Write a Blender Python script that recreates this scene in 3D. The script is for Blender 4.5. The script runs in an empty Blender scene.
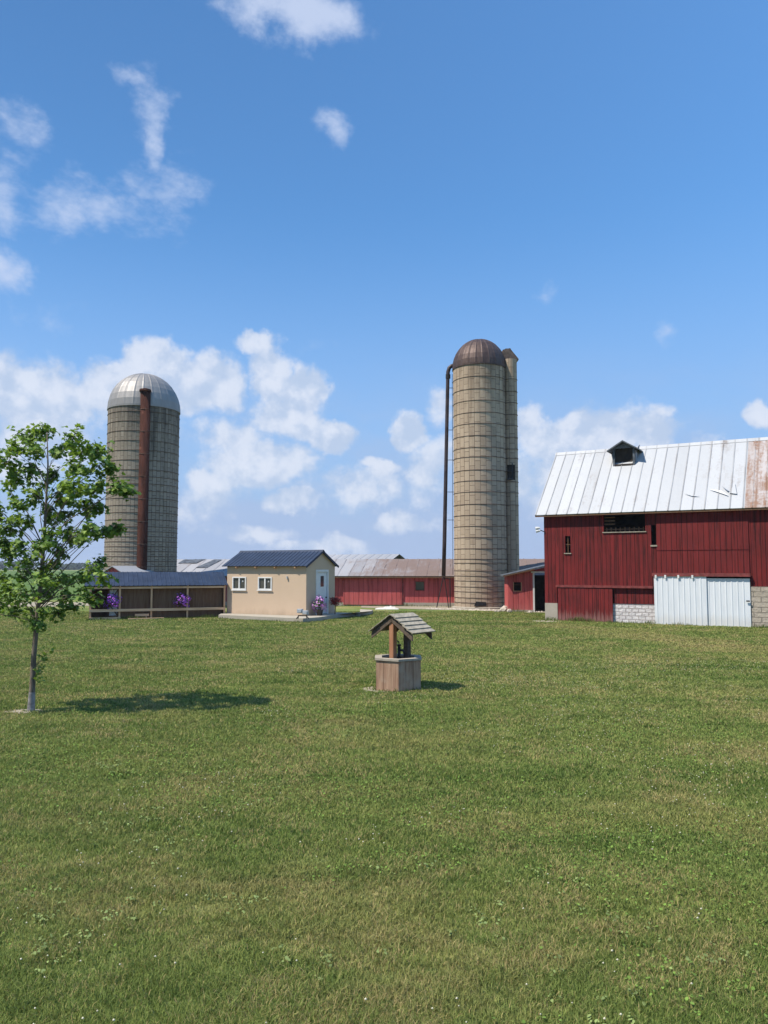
import bpy, bmesh, math, random
import numpy as np
from mathutils import Vector, Matrix, Euler
R = math.radians
rng = random.Random(7)
nrg = np.random.default_rng(11)
SC = bpy.context.scene
COL = SC.collection

# ------------------------------------------------------------------ camera
F_PX, CAM_H, PITCH = 773.0, 2.6, R(4.1)
cam_d = bpy.data.cameras.new('camera'); cam = bpy.data.objects.new('camera', cam_d); COL.objects.link(cam)
cam.location = (0, 0, CAM_H); cam.rotation_euler = (R(90) + PITCH, 0, 0)
cam_d.sensor_fit = 'VERTICAL'; cam_d.sensor_height = 24.0; cam_d.lens = 24.0 * F_PX / 1024
cam_d.clip_end = 12000; cam_d.clip_start = 0.1
SC.camera = cam

def ray(px, py):
    x = (px - 384) / F_PX; u = (512 - py) / F_PX
    return Vector((x, math.cos(PITCH) - u * math.sin(PITCH), math.sin(PITCH) + u * math.cos(PITCH)))
def P(px, py, Y):
    d = ray(px, py); return Vector((0, 0, CAM_H)) + d * (Y / d.y)
def G(px, py, z=0.0):
    d = ray(px, py); return Vector((0, 0, CAM_H)) + d * ((z - CAM_H) / d.z)
class Frame:
    """a building's own axes: x along its front, y into it, z up"""
    def __init__(s, x, y, deg):
        s.o = Vector((x, y, 0)); s.a = R(deg)
        s.ux = Vector((math.cos(s.a), math.sin(s.a), 0)); s.uy = Vector((-math.sin(s.a), math.cos(s.a), 0))
    def at(s, px, py, y=0.0):
        d = ray(px, py); c = Vector((0, 0, CAM_H)) - s.o
        t = (y - c.dot(s.uy)) / d.dot(s.uy); p = c + d * t
        return p.dot(s.ux), p.z
    def u(s, px, py=600, y=0.0): return s.at(px, py, y)[0]
    def z(s, px, py, y=0.0): return s.at(px, py, y)[1]
    def w(s, x, y, z): return s.o + s.ux * x + s.uy * y + Vector((0, 0, z))

# ------------------------------------------------------------------ objects
def tag(o, label=None, cat=None, group=None, kind=None):
    if label: o['label'] = label
    if cat: o['category'] = cat
    if group: o['group'] = group
    if kind: o['kind'] = kind
    return o
def empty(name, loc, rz=0.0, label=None, cat=None, group=None):
    o = bpy.data.objects.new(name, None); COL.objects.link(o)
    o.empty_display_size = 0.3; o.location = loc; o.rotation_euler = (0, 0, rz)
    return tag(o, label, cat, group)
def copy_tree(o, parent=None):
    c = o.copy(); COL.objects.link(c)
    if parent is not None: c.parent = parent
    for ch in list(o.children): copy_tree(ch, c)
    return c

class MB:
    def __init__(s): s.v = []; s.f = []; s.uv = {}
    def add(s, vs, fs):
        n = len(s.v); s.v += [tuple(v) for v in vs]; s.f += [tuple(i + n for i in f) for f in fs]; return s
    def box(s, x0, x1, y0, y1, z0, z1):
        return s.add([(x0,y0,z0),(x1,y0,z0),(x1,y1,z0),(x0,y1,z0),(x0,y0,z1),(x1,y0,z1),(x1,y1,z1),(x0,y1,z1)],
                     [(3,2,1,0),(4,5,6,7),(0,1,5,4),(1,2,6,5),(2,3,7,6),(3,0,4,7)])
    def bar(s, p, q, w, h=None, up=(0,0,1)):
        p = Vector(p); q = Vector(q); h = h or w; d = (q - p).normalized(); u = Vector(up)
        if abs(d.dot(u)) > 0.98: u = Vector((0, 1, 0))
        a = d.cross(u).normalized(); b = a.cross(d).normalized(); a *= w / 2; b *= h / 2
        return s.add([p-a-b, p+a-b, p+a+b, p-a+b, q-a-b, q+a-b, q+a+b, q-a+b],
                     [(0,1,2,3),(7,6,5,4),(4,5,1,0),(5,6,2,1),(6,7,3,2),(7,4,0,3)])
    def tube(s, pts, rs, n=8, cap=True):
        pts = [Vector(p) for p in pts]
        if not hasattr(rs, '__len__'): rs = [rs] * len(pts)
        base = len(s.v); prev = None
        for i, p in enumerate(pts):
            d = (pts[min(i+1, len(pts)-1)] - pts[max(i-1, 0)]).normalized()
            if prev is None:
                u = Vector((0, 0, 1)) if abs(d.z) < 0.9 else Vector((1, 0, 0)); a = d.cross(u).normalized()
            else: a = (prev - d * prev.dot(d)).normalized()
            prev = a; b = d.cross(a)
            for k in range(n):
                t = 2 * math.pi * k / n; s.v.append(tuple(p + (a * math.cos(t) + b * math.sin(t)) * rs[i]))
        for i in range(len(pts) - 1):
            for k in range(n):
                k2 = (k + 1) % n; o = base + i * n
                s.f.append((o + k, o + k2, o + n + k2, o + n + k))
        if cap:
            s.f.append(tuple(base + k for k in reversed(range(n))))
            o = base + (len(pts) - 1) * n; s.f.append(tuple(o + k for k in range(n)))
        return s
    def prism(s, poly, vec):
        n = len(poly); vec = Vector(vec); b = [Vector(p) for p in poly]
        return s.add(b + [p + vec for p in b], [tuple(range(n)), tuple(reversed(range(n, 2*n)))] +
                     [(i, (i+1) % n, n + (i+1) % n, n + i)[::-1] for i in range(n)])
    def lathe(s, prof, n=24, c=(0,0,0), capt=True, capb=True):
        base = len(s.v)
        for r, z in prof:
            for k in range(n):
                t = 2*math.pi*k/n; s.v.append((c[0] + r*math.cos(t), c[1] + r*math.sin(t), c[2] + z))
        for i in range(len(prof)-1):
            for k in range(n):
                k2 = (k+1) % n; o = base + i*n; s.f.append((o+k, o+k2, o+n+k2, o+n+k))
        if capb: s.f.append(tuple(base + k for k in reversed(range(n))))
        if capt: o = base + (len(prof)-1)*n; s.f.append(tuple(o+k for k in range(n)))
        return s
    def wall(s, u0, u1, z0, z1, holes, t=0.14, y=0.0):
        """upright wall with real openings: front at y, back at y+t"""
        us = sorted({u0, u1} | {h[i] for h in holes for i in (0, 1)}); zs = sorted({z0, z1} | {h[i] for h in holes for i in (2, 3)})
        us = [a for a in us if u0 <= a <= u1]; zs = [a for a in zs if z0 <= a <= z1]
        solid = {}
        for i in range(len(us)-1):
            for j in range(len(zs)-1):
                cu = (us[i]+us[i+1])/2; cz = (zs[j]+zs[j+1])/2
                solid[i, j] = not any(h[0] < cu < h[1] and h[2] < cz < h[3] for h in holes)
        for (i, j), ok in solid.items():
            if not ok: continue
            a, b, c, d = us[i], us[i+1], zs[j], zs[j+1]
            s.add([(a,y,c),(b,y,c),(b,y,d),(a,y,d)], [(0,1,2,3)]); s.add([(a,y+t,c),(b,y+t,c),(b,y+t,d),(a,y+t,d)], [(3,2,1,0)])
            if not solid.get((i-1, j)): s.add([(a,y,c),(a,y,d),(a,y+t,d),(a,y+t,c)], [(0,1,2,3)])
            if not solid.get((i+1, j)): s.add([(b,y,c),(b,y+t,c),(b,y+t,d),(b,y,d)], [(0,1,2,3)])
            if not solid.get((i, j-1)): s.add([(a,y,c),(a,y+t,c),(b,y+t,c),(b,y,c)], [(0,1,2,3)])
            if not solid.get((i, j+1)): s.add([(a,y,d),(b,y,d),(b,y+t,d),(a,y+t,d)], [(0,1,2,3)])
        return s
    def sheet(s, O, U, length, V, pitch, rib, t=0.02, rw=0.05, ph=0.0, jit=0.0):
        """ribbed metal sheet: O corner at the eave, U unit along the eave, V full slope vector"""
        O = Vector(O); U = Vector(U); V = Vector(V); N = U.cross(V).normalized()
        prof = [(0, 0)]; x = ph
        while x < length - rw * 2:
            if x > rw: prof += [(x-rw, 0), (x-rw*0.45, rib), (x+rw*0.45, rib), (x+rw, 0)]
            x += pitch
        prof.append((length, 0)); n = len(prof); vs = []; m = 9
        for k in range(m):
            q = V * (k / (m - 1))
            for i, (a, h) in enumerate(prof):
                j = rng.uniform(-jit, jit) if 0 < k < m - 1 else 0
                vs.append(O + U*a + N*(h + j) + q)
        for a in (0, length):
            vs += [O + U*a - N*t, O + U*a - N*t + V]
        fs = []
        for k in range(m - 1):
            for i in range(n-1): fs.append((k*n+i, k*n+i+1, (k+1)*n+i+1, (k+1)*n+i))
        b = m*n
        fs += [(b+1, b+3, b+2, b), tuple([b, b+2] + list(reversed(range(n)))), tuple([b+3, b+1] + list(range((m-1)*n, m*n)))]
        fs += [tuple([k*n for k in range(m)] + [b+1, b])[::1], tuple([b+2, b+3] + [k*n+n-1 for k in reversed(range(m))])]
        return s.add(vs, fs)
    def build(s, name, mat, parent=None, smooth=False, label=None):
        me = bpy.data.meshes.new(name); me.from_pydata(s.v, [], s.f); me.update()
        bm = bmesh.new(); bm.from_mesh(me); bmesh.ops.recalc_face_normals(bm, faces=bm.faces); bm.to_mesh(me); bm.free()
        if smooth:
            for p in me.polygons: p.use_smooth = True
        me.materials.append(mat)
        o = bpy.data.objects.new(name, me); COL.objects.link(o)
        if parent is not None: o.parent = parent
        if label: o['label'] = label
        return o
def uvmap(o, fn):
    me = o.data; uv = me.uv_layers.new(name='UVMap')
    for p in me.polygons:
        cs = [fn(me.vertices[me.loops[l].vertex_index].co) for l in p.loop_indices]
        us = [c[0] for c in cs]
        for l, c in zip(p.loop_indices, cs):
            u = c[0]
            if fn.wrap and max(us) - u > fn.wrap / 2: u += fn.wrap
            uv.data[l].uv = (u, c[1])

# ------------------------------------------------------------------ materials
class NT:
    def __init__(s, name):
        s.m = bpy.data.materials.new(name); s.m.use_nodes = True; s.t = s.m.node_tree; s.t.nodes.clear()
        s.out = s.t.nodes.new('ShaderNodeOutputMaterial')
    def n(s, typ, **kw):
        nd = s.t.nodes.new(typ)
        for k, v in kw.items():
            if k.startswith('i_'):
                key = k[2:]; key = int(key) if key.isdigit() else key.replace('_', ' ')
                s.set(nd.inputs[key], v)
            else: setattr(nd, k, v)
        return nd
    def set(s, sock, v):
        if isinstance(v, bpy.types.NodeSocket): s.t.links.new(v, sock)
        elif isinstance(v, tuple) and len(v) == 3 and sock.type == 'RGBA': sock.default_value = (*v, 1)
        else: sock.default_value = v
    def pos(s, kind='Object'):
        if kind == 'World': return s.n('ShaderNodeNewGeometry').outputs['Position']
        return s.n('ShaderNodeTexCoord').outputs[kind]
    def mapv(s, v, scale=(1,1,1), loc=(0,0,0)):
        return s.n('ShaderNodeMapping', i_Vector=v, i_Scale=scale, i_Location=loc).outputs[0]
    def noise(s, v, sc, det=4, rough=0.55, dist=0.0):
        return s.n('ShaderNodeTexNoise', i_Vector=v, i_Scale=sc, i_Detail=det, i_Roughness=rough, i_Distortion=dist).outputs['Fac']
    def ramp(s, f, a, b, lo=0.0, hi=1.0):
        return s.n('ShaderNodeMapRange', interpolation_type='SMOOTHSTEP', i_Value=f, i_1=a, i_2=b, i_3=lo, i_4=hi).outputs[0]
    def mix(s, f, a, b, mode='MIX'):
        nd = s.n('ShaderNodeMix', data_type='RGBA', blend_type=mode)
        s.set(nd.inputs[0], f); s.set(nd.inputs[6], a); s.set(nd.inputs[7], b); return nd.outputs[2]
    def math(s, op, a, b=0.0, c=0.0):
        nd = s.n('ShaderNodeMath', operation=op); s.set(nd.inputs[0], a); s.set(nd.inputs[1], b); s.set(nd.inputs[2], c); return nd.outputs[0]
    def bump(s, h, d, st=1.0):
        return s.n('ShaderNodeBump', i_Height=h, i_Distance=d, i_Strength=st).outputs[0]
    def finish(s, col, rough=0.7, normal=None, metal=0.0, spec=0.35, trans=0.0, trcol=None):
        p = s.n('ShaderNodeBsdfPrincipled'); s.set(p.inputs['Base Color'], col); s.set(p.inputs['Roughness'], rough)
        s.set(p.inputs['Metallic'], metal); s.set(p.inputs['Specular IOR Level'], spec)
        if normal is not None: s.set(p.inputs['Normal'], normal)
        sh = p.outputs[0]
        if trans:
            tr = s.n('ShaderNodeBsdfTranslucent'); s.set(tr.inputs[0], trcol if trcol is not None else col)
            sh = s.n('ShaderNodeMixShader', i_0=trans, i_1=sh, i_2=tr.outputs[0]).outputs[0]
        s.t.links.new(sh, s.out.inputs[0]); return s.m

def flat(name, col, rough=0.6, metal=0.0, var=0.25, sc=6.0, spec=0.35, bumpd=0.004):
    m = NT(name); v = m.pos(); n = m.noise(v, sc, 5)
    dark = tuple(c * (1 - var) for c in col); lite = tuple(min(1, c * (1 + var)) for c in col)
    return m.finish(m.mix(m.ramp(n, 0.3, 0.7), dark, lite), rough, m.bump(n, bumpd) if bumpd else None, metal, spec)

def boards(name, a, b, dark, width=0.22, wear=(0.35,0.3,0.28), wear_amt=0.15, rough=0.8, horizontal=False, low_wear=0.0, seam_lift=0.45):
    """painted board cladding: seams, board-to-board tone, streaks and worn paint"""
    m = NT(name); v = m.pos(); sp = m.n('ShaderNodeSeparateXYZ', i_0=v)
    u = m.math('ADD', sp.outputs[0], sp.outputs[1]); z = sp.outputs[2]
    if horizontal: u, z = z, u
    c = m.n('ShaderNodeCombineXYZ', i_0=u, i_1=z).outputs[0]
    q = m.math('DIVIDE', u, width); fr = m.math('FRACT', q); idx = m.math('FLOOR', q)
    seam = m.math('MINIMUM', fr, m.math('SUBTRACT', 1.0, fr)); seam_m = m.ramp(seam, 0.025, 0.09)
    per = m.n('ShaderNodeTexWhiteNoise', noise_dimensions='1D', i_W=idx).outputs[0]
    st = m.mapv(c, (9, 0.7, 1)); n1 = m.noise(st, 1.0, 6, 0.65); n2 = m.noise(c, 0.7, 4)
    col = m.mix(m.math('ADD', m.math('MULTIPLY', per, 0.55), m.math('MULTIPLY', n1, 0.5)), a, b)
    col = m.mix(m.ramp(n2, 0.35, 0.75, 0, 0.5), col, dark)
    n4 = m.noise(m.mapv(c, (7, 0.35, 1), (11, 2, 0)), 1.0, 7, 0.7)
    col = m.mix(m.ramp(n4, 0.50, 0.66, 0, 0.85), col, tuple(0.55*x for x in dark))
    col = m.mix(m.ramp(n4, 0.32, 0.46, 0.6, 0), col, tuple(1.35*x for x in b))
    n3 = m.noise(m.mapv(c, (14, 1.1, 1), (3, 5, 0)), 1.0, 8, 0.7)
    wm = m.ramp(n3, 0.66, 0.8, 0, wear_amt)
    if low_wear:
        lw = m.math('MULTIPLY', m.ramp(m.math('ADD', z, m.math('MULTIPLY', n3, 1.4)), 0.75, 1.25, 1, 0), low_wear)
        wm = m.math('MAXIMUM', wm, lw)
    col = m.mix(wm, col, wear)
    seam_c = m.math('MAXIMUM', seam_m, m.math('MULTIPLY', per, 1.0 if seam_lift > 0.5 else 0.75))
    col = m.mix(seam_c, tuple(x * seam_lift for x in dark), col)
    h = m.math('ADD', seam_m, m.math('MULTIPLY', n1, 0.3))
    return m.finish(col, rough, m.bump(h, 0.012), 0, 0.25)

def metal_roof(name, base, alt, rust, rust_lo=0.62, rust_hi=0.8, pitch=0.6, ph=0.0, metal=0.25, rough=0.45, seam_dark=0.55, band=None):
    m = NT(name); v = m.pos(); sp = m.n('ShaderNodeSeparateXYZ', i_0=v)
    st = m.mapv(v, (3.5, 0.5, 0.5)); n1 = m.noise(st, 1.0, 6, 0.65); n2 = m.noise(v, 0.45, 4); n3 = m.noise(v, 7.0, 5)
    idx = m.math('FLOOR', m.math('DIVIDE', m.math('SUBTRACT', sp.outputs[0], ph), pitch))
    per = m.n('ShaderNodeTexWhiteNoise', noise_dimensions='1D', i_W=idx).outputs[0]
    col = m.mix(m.math('ADD', m.math('MULTIPLY', per, 0.5), m.math('MULTIPLY', n1, 0.5)), base, alt)
    fr = m.math('FRACT', m.math('DIVIDE', m.math('SUBTRACT', sp.outputs[0], ph), pitch))
    seam = m.math('MINIMUM', fr, m.math('SUBTRACT', 1.0, fr))
    dirt = m.math('MULTIPLY', m.ramp(seam, 0.02, 0.10, 1, 0), m.ramp(n1, 0.35, 0.62, 0.15, seam_dark))
    col = m.mix(dirt, col, tuple(c * 0.45 for c in rust))
    r = m.math('ADD', m.math('MULTIPLY', n1, 0.55), m.math('MULTIPLY', n2, 0.5))
    if band:
        r = m.math('ADD', r, m.ramp(sp.outputs[0], band[0], band[1], 0, band[2]))
    rm = m.ramp(m.math('ADD', r, m.math('MULTIPLY', m.math('SUBTRACT', n3, 0.5), 0.25)), rust_lo, rust_hi)
    col = m.mix(rm, col, m.mix(n3, tuple(c*0.7 for c in rust), rust))
    return m.finish(col, m.ramp(rm, 0, 1, rough, 0.85), m.bump(m.noise(v, 1.2, 3), 0.03, 0.6), m.ramp(rm, 0, 1, metal, 0.0), 0.5)

def blocks(name, a, b, mortar, w=0.4, h=0.2, bump=0.02, paint=None):
    m = NT(name); v = m.pos(); sp = m.n('ShaderNodeSeparateXYZ', i_0=v)
    c = m.n('ShaderNodeCombineXYZ', i_0=m.math('ADD', sp.outputs[0], sp.outputs[1]), i_1=sp.outputs[2]).outputs[0]
    br = m.n('ShaderNodeTexBrick', i_Vector=c, i_Color1=a, i_Color2=b, i_Mortar=mortar, i_Scale=1.0, i_Mortar_Size=0.014, i_Brick_Width=w, i_Row_Height=h)
    n = m.noise(v, 9, 6, 0.65); n2 = m.noise(v, 1.3, 4)
    col = m.mix(m.ramp(n, 0.45, 0.75, 0, 0.35), br.outputs[0], tuple(x*0.55 for x in mortar))
    col = m.mix(m.ramp(n2, 0.5, 0.75, 0, 0.3), col, b)
    hh = m.math('SUBTRACT', m.math('MULTIPLY', n, 0.8), br.outputs[1])
    return m.finish(col, 0.9, m.bump(hh, bump), 0, 0.2)

def stave(name, a, b, dark, rust, stain_top, height, w=0.26, h=0.76):
    """concrete staves laid in courses, UV in metres round and up the silo"""
    m = NT(name); v = m.n('ShaderNodeUVMap').outputs[0]; sp = m.n('ShaderNodeSeparateXYZ', i_0=v)
    swap = m.n('ShaderNodeCombineXYZ', i_0=sp.outputs[1], i_1=sp.outputs[0]).outputs[0]
    br = m.n('ShaderNodeTexBrick', i_Vector=swap, i_Color1=(0.2,0.2,0.2), i_Color2=(1,1,1), i_Mortar=(0,0,0), i_Scale=1.0, i_Mortar_Size=0.016, i_Mortar_Smooth=0.4, i_Brick_Width=h, i_Row_Height=w)
    g = m.n('ShaderNodeSeparateColor', i_0=br.outputs[0]).outputs[0]
    n1 = m.noise(m.mapv(v, (2.4, 0.22, 1)), 1.0, 7, 0.68); n2 = m.noise(v, 0.35, 4); n3 = m.noise(v, 9, 5)
    col = m.mix(m.math('ADD', m.math('MULTIPLY', g, 0.75), m.math('MULTIPLY', n3, 0.35)), a, b)
    zf = m.math('DIVIDE', sp.outputs[1], height)
    sm = m.math('ADD', n1, m.ramp(zf, 0.55, 1.02, 0, stain_top))
    col = m.mix(m.ramp(sm, 0.52, 0.80, 0, 0.85), col, dark)
    rr = m.math('ADD', m.noise(m.mapv(v, (3.2, 0.35, 1), (9, 2, 0)), 1.0, 6, 0.7), m.ramp(zf, 0.88, 1.0, 0, 0.12))
    col = m.mix(m.ramp(rr, 0.66, 0.82, 0, 0.5), col, rust)
    col = m.mix(m.ramp(n2, 0.4, 0.7, 0, 0.25), col, b)
    col = m.mix(m.math('MULTIPLY', br.outputs[1], m.ramp(n2, 0.35, 0.65, 0.75, 0.3)), col, tuple(x*0.4 for x in dark))
    hh = m.math('SUBTRACT', m.math('MULTIPLY', n3, 0.4), br.outputs[1])
    return m.finish(col, 0.92, m.bump(hh, 0.015), 0, 0.15)

def wood(name, a, b, rough=0.8, axis=2, wear=None):
    m = NT(name); v = m.pos(); s = [14, 14, 14]; s[axis] = 1.2
    n = m.noise(m.mapv(v, tuple(s)), 1.0, 7, 0.65); n2 = m.noise(v, 3.0, 4)
    col = m.mix(m.ramp(n, 0.3, 0.7), a, b)
    if wear: col = m.mix(m.ramp(n2, 0.5, 0.7, 0, 0.7), col, wear)
    return m.finish(col, rough, m.bump(n, 0.006), 0, 0.2)

def lawn_colour(m, v):
    """turf tone by place: lush, ordinary and dry patches (shared by the turf and its blades)"""
    v2 = m.mapv(v, (0.8, 1.0, 0.0))
    big = m.noise(v2, 0.16, 3, 0.5, 0.6); mid = m.noise(v2, 0.7, 4, 0.6, 0.5); fine = m.noise(v2, 5.0, 4, 0.65)
    streak = m.noise(m.n('ShaderNodeMapping', i_Vector=v, i_Rotation=(0,0,0.10), i_Scale=(0.10, 1.15, 0.0)).outputs[0], 1.0, 4, 0.6)
    lush = (0.072, 0.155, 0.026); norm = (0.215, 0.278, 0.075); dry = (0.43, 0.335, 0.155)
    s = m.math('ADD', m.math('MULTIPLY', big, 0.45), m.math('MULTIPLY', mid, 0.55))
    col = m.mix(m.ramp(s, 0.42, 0.60), norm, lush)
    col = m.mix(m.ramp(m.noise(v2, 2.3, 4, 0.6, 0.5), 0.48, 0.62, 0.0, 0.75), col, (0.058, 0.120, 0.021))
    d = m.math('ADD', m.math('ADD', m.math('MULTIPLY', m.noise(m.mapv(v2, (1,1,1), (7, 3, 0)), 0.5, 5, 0.6, 0.4), 0.7), m.math('MULTIPLY', fine, 0.25)), m.math('MULTIPLY', streak, 0.12))
    v0 = m.mapv(v, (1, 1, 0))
    pv = m.n('ShaderNodeMapping', vector_type='TEXTURE', i_Vector=v0, i_Location=(10.2, 28.5, 0), i_Rotation=(0, 0, -1.22), i_Scale=(10.0, 1.9, 1.0)).outputs[0]
    pl = m.n('ShaderNodeVectorMath', operation='LENGTH', i_0=pv).outputs['Value']
    d = m.math('ADD', d, m.ramp(pl, 0.1, 1.2, 0.26, 0.0))
    dm = m.ramp(d, 0.51, 0.66, 0.0, 0.92)
    col = m.mix(dm, col, dry)
    col = m.mix(m.ramp(streak, 0.42, 0.58, 0.0, 0.55), col, (0.30, 0.33, 0.095))  # mowing streaks: the light on bent grass is put into the colour
    sp0 = m.n('ShaderNodeSeparateXYZ', i_0=v)          # mower bands: light on laid-over turf painted as a lighter colour
    ph = m.math('ADD', m.math('ADD', sp0.outputs[1], m.math('MULTIPLY', sp0.outputs[0], 0.10)), m.math('MULTIPLY', big, 2.2))
    band = m.math('SINE', m.math('MULTIPLY', ph, 2*math.pi/1.9))
    col = m.mix(m.ramp(m.math('ADD', band, m.math('MULTIPLY', m.math('SUBTRACT', mid, 0.5), 2.5)), -0.4, 0.8, 0.0, 0.26), col, (0.30, 0.35, 0.10))
    return col, dm, fine

M = {}
# ground
m = NT('turf'); v = m.pos('World'); c, dm, fine = lawn_colour(m, v)
f1 = m.noise(v, 22, 4, 0.7); f2 = m.noise(m.mapv(v, (3, 14, 1)), 1.0, 4, 0.65)
sp = m.n('ShaderNodeSeparateXYZ', i_0=v)
c = m.mix(m.ramp(f1, 0.35, 0.7, 0.55, 0.0), c, (0.05, 0.065, 0.025))
c = m.mix(m.ramp(f2, 0.4, 0.7, 0.0, 0.35), c, (0.21, 0.225, 0.09))
M['turf'] = m.finish(c, 0.95, m.bump(m.math('ADD', f1, f2), 0.05), 0, 0.1)
m = NT('far_field'); v = m.pos('World'); n = m.noise(m.mapv(v, (0.05, 0.01, 0)), 1, 4)
M['field'] = m.finish(m.mix(n, (0.06, 0.115, 0.025), (0.105, 0.15, 0.04)), 0.95, None, 0, 0.1)
# grass blades
m = NT('grass_blades'); v = m.pos('World'); c, dm, fine = lawn_colour(m, v)
a = m.n('ShaderNodeAttribute', attribute_name='tone'); sp = m.n('ShaderNodeSeparateColor', i_0=a.outputs[0])
c = m.mix(sp.outputs[0], m.mix(0.6, c, (0.045, 0.088, 0.016)), m.mix(0.42, c, (0.36, 0.40, 0.12)))
c = m.mix(sp.outputs[1], c, (0.46, 0.36, 0.17))
M['blade'] = m.finish(c, 0.7, None, 0, 0.07, 0.30)
M['clover_leaf'] = flat('clover_leaf', (0.115, 0.185, 0.036), 0.7, 0, 0.35, 3, 0.1)
M['clover_head'] = flat('clover_head', (0.50, 0.47, 0.34), 0.9, 0, 0.25, 60)
M['weed'] = flat('weed_leaf', (0.16, 0.205, 0.07), 0.7, 0, 0.35, 4, 0.1)
M['gravel'] = blocks('gravel_mix', (0.30,0.27,0.22), (0.22,0.2,0.165), (0.13,0.12,0.09), 0.06, 0.05, 0.01)
m = NT('bare_soil'); v = m.pos('World'); n = m.noise(v, 3, 6, 0.7); n2 = m.noise(v, 30, 4)
M['soil'] = m.finish(m.mix(n, m.mix(n2, (0.16,0.13,0.085), (0.3,0.26,0.19)), (0.36,0.33,0.26)), 0.95, m.bump(n2, 0.02), 0, 0.1)
m = NT('concrete'); v = m.pos('World'); n = m.noise(v, 2.2, 6, 0.65); n2 = m.noise(v, 26, 4)
M['concrete'] = m.finish(m.mix(n, m.mix(n2, (0.36,0.32,0.265), (0.45,0.41,0.345)), (0.28,0.25,0.2)), 0.9, m.bump(n2, 0.006), 0, 0.2)
# buildings
M['barn_red'] = boards('barn_red_boards', (0.110,0.011,0.011), (0.180,0.018,0.018), (0.045,0.010,0.010), 0.19, (0.24,0.12,0.105), 0.6, 0.85, False, 0.8)
M['barn_red_new'] = boards('barn_red_ribbed', (0.135,0.014,0.014), (0.160,0.017,0.017), (0.090,0.012,0.012), 0.23, (0.22,0.08,0.07), 0.2)
M['faded_red'] = boards('faded_red_boards', (0.42,0.082,0.080), (0.48,0.102,0.100), (0.34,0.068,0.068), 0.32, (0.44,0.20,0.18), 0.3, 0.85, False, 0.3, 0.6)
M['dark_red'] = flat('dark_red_paint', (0.17, 0.035, 0.032), 0.7, 0, 0.3)
M['roof_white'] = metal_roof('weathered_white_roof', (0.33,0.34,0.355), (0.43,0.44,0.455), (0.22,0.185,0.17), 0.56, 0.86, 0.52, -0.36+0.045, 0.1, 0.55, 0.5)
M['roof_rusty'] = metal_roof('rust_streaked_roof', (0.34,0.31,0.30), (0.42,0.39,0.39), (0.25,0.14,0.09), 0.44, 0.66, 0.52, -0.315, 0.1, 0.6, 0.7)
M['roof_long'] = metal_roof('grey_to_rust_roof', (0.23,0.23,0.245), (0.33,0.33,0.345), (0.19,0.135,0.115), 0.50, 0.84, 0.75, 0.0, 0.05, 0.75, 0.35, (12.0, 17.5, 0.30))
M['roof_rear'] = metal_roof('pale_grey_roof', (0.24,0.25,0.275), (0.33,0.335,0.355), (0.22,0.17,0.15), 0.72, 0.95, 0.75, 0.0, 0.1, 0.65, 0.3)
M['roof_navy'] = flat('navy_metal_roof', (0.021, 0.033, 0.062), 0.5, 0.0, 0.2, 2.0, 0.35, 0)
M['stucco'] = None
m = NT('beige_stucco'); v = m.pos(); n = m.noise(v, 0.8, 5, 0.6); n2 = m.noise(v, 40, 4); sp = m.n('ShaderNodeSeparateXYZ', i_0=v)
c = m.mix(n, (0.48,0.36,0.255), (0.56,0.425,0.305))
c = m.mix(m.ramp(m.math('ADD', sp.outputs[2], m.math('MULTIPLY', m.noise(m.mapv(v, (3,3,1)), 1, 5), 0.8)), 0.4, 0.95, 0.5, 0.0), c, (0.29,0.22,0.155))
M['stucco'] = m.finish(c, 0.9, m.bump(n2, 0.008), 0, 0.2)
M['white'] = flat('white_paint', (0.66, 0.65, 0.63), 0.5, 0, 0.06, 3)
m = NT('white_ribbed_steel'); v = m.pos(); sp = m.n('ShaderNodeSeparateXYZ', i_0=v); n = m.noise(m.mapv(v, (6,6,0.8)), 1, 6, 0.65)
c = m.mix(m.ramp(n, 0.35, 0.75), (0.66,0.685,0.715), (0.58,0.61,0.645))
c = m.mix(m.ramp(m.math('ADD', sp.outputs[2], m.math('MULTIPLY', n, 0.7)), 0.5, 0.95, 0.35, 0.0), c, (0.46,0.42,0.36))
M['white_door'] = m.finish(c, 0.45, None, 0, 0.4)
M['white_block'] = blocks('white_painted_block', (0.66,0.62,0.61), (0.58,0.54,0.53), (0.36,0.31,0.30), 0.30, 0.17, 0.06)
M['grey_block'] = blocks('rough_grey_block', (0.44,0.38,0.31), (0.36,0.31,0.25), (0.19,0.165,0.135), 0.6, 0.22, 0.05)
M['dark'] = flat('unlit_timber', (0.035, 0.028, 0.024), 0.95, 0, 0.4, 3)  # near-black tone stands in for the shade of interiors
M['glass'] = flat('window_glass', (0.06, 0.058, 0.056), 0.1, 0, 0.2, 2, 0.6, 0)
M['black'] = flat('black_metal', (0.022, 0.022, 0.024), 0.5, 0.3, 0.3)
M['dormer_grey'] = flat('weathered_dark_sheet', (0.09, 0.10, 0.115), 0.6, 0.2, 0.4, 4)
M['plank_brown'] = wood('brown_pen_boards', (0.115,0.060,0.034), (0.175,0.100,0.060), 0.9)
M['post_tan'] = wood('raw_pine', (0.46,0.26,0.14), (0.60,0.38,0.23), 0.8)
M['rail_tan'] = wood('raw_pine_rail', (0.54,0.32,0.18), (0.68,0.46,0.29), 0.8, 0)
M['well_wood'] = wood('cedar_planks', (0.225,0.130,0.085), (0.38,0.25,0.17), 0.85, 2, (0.36,0.275,0.205))
M['well_post'] = wood('red_cedar', (0.25,0.115,0.062), (0.36,0.18,0.10), 0.8)
M['well_grey'] = wood('grey_weathered_board', (0.23,0.205,0.16), (0.36,0.32,0.25), 0.9, 1, (0.17,0.155,0.125))
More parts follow.
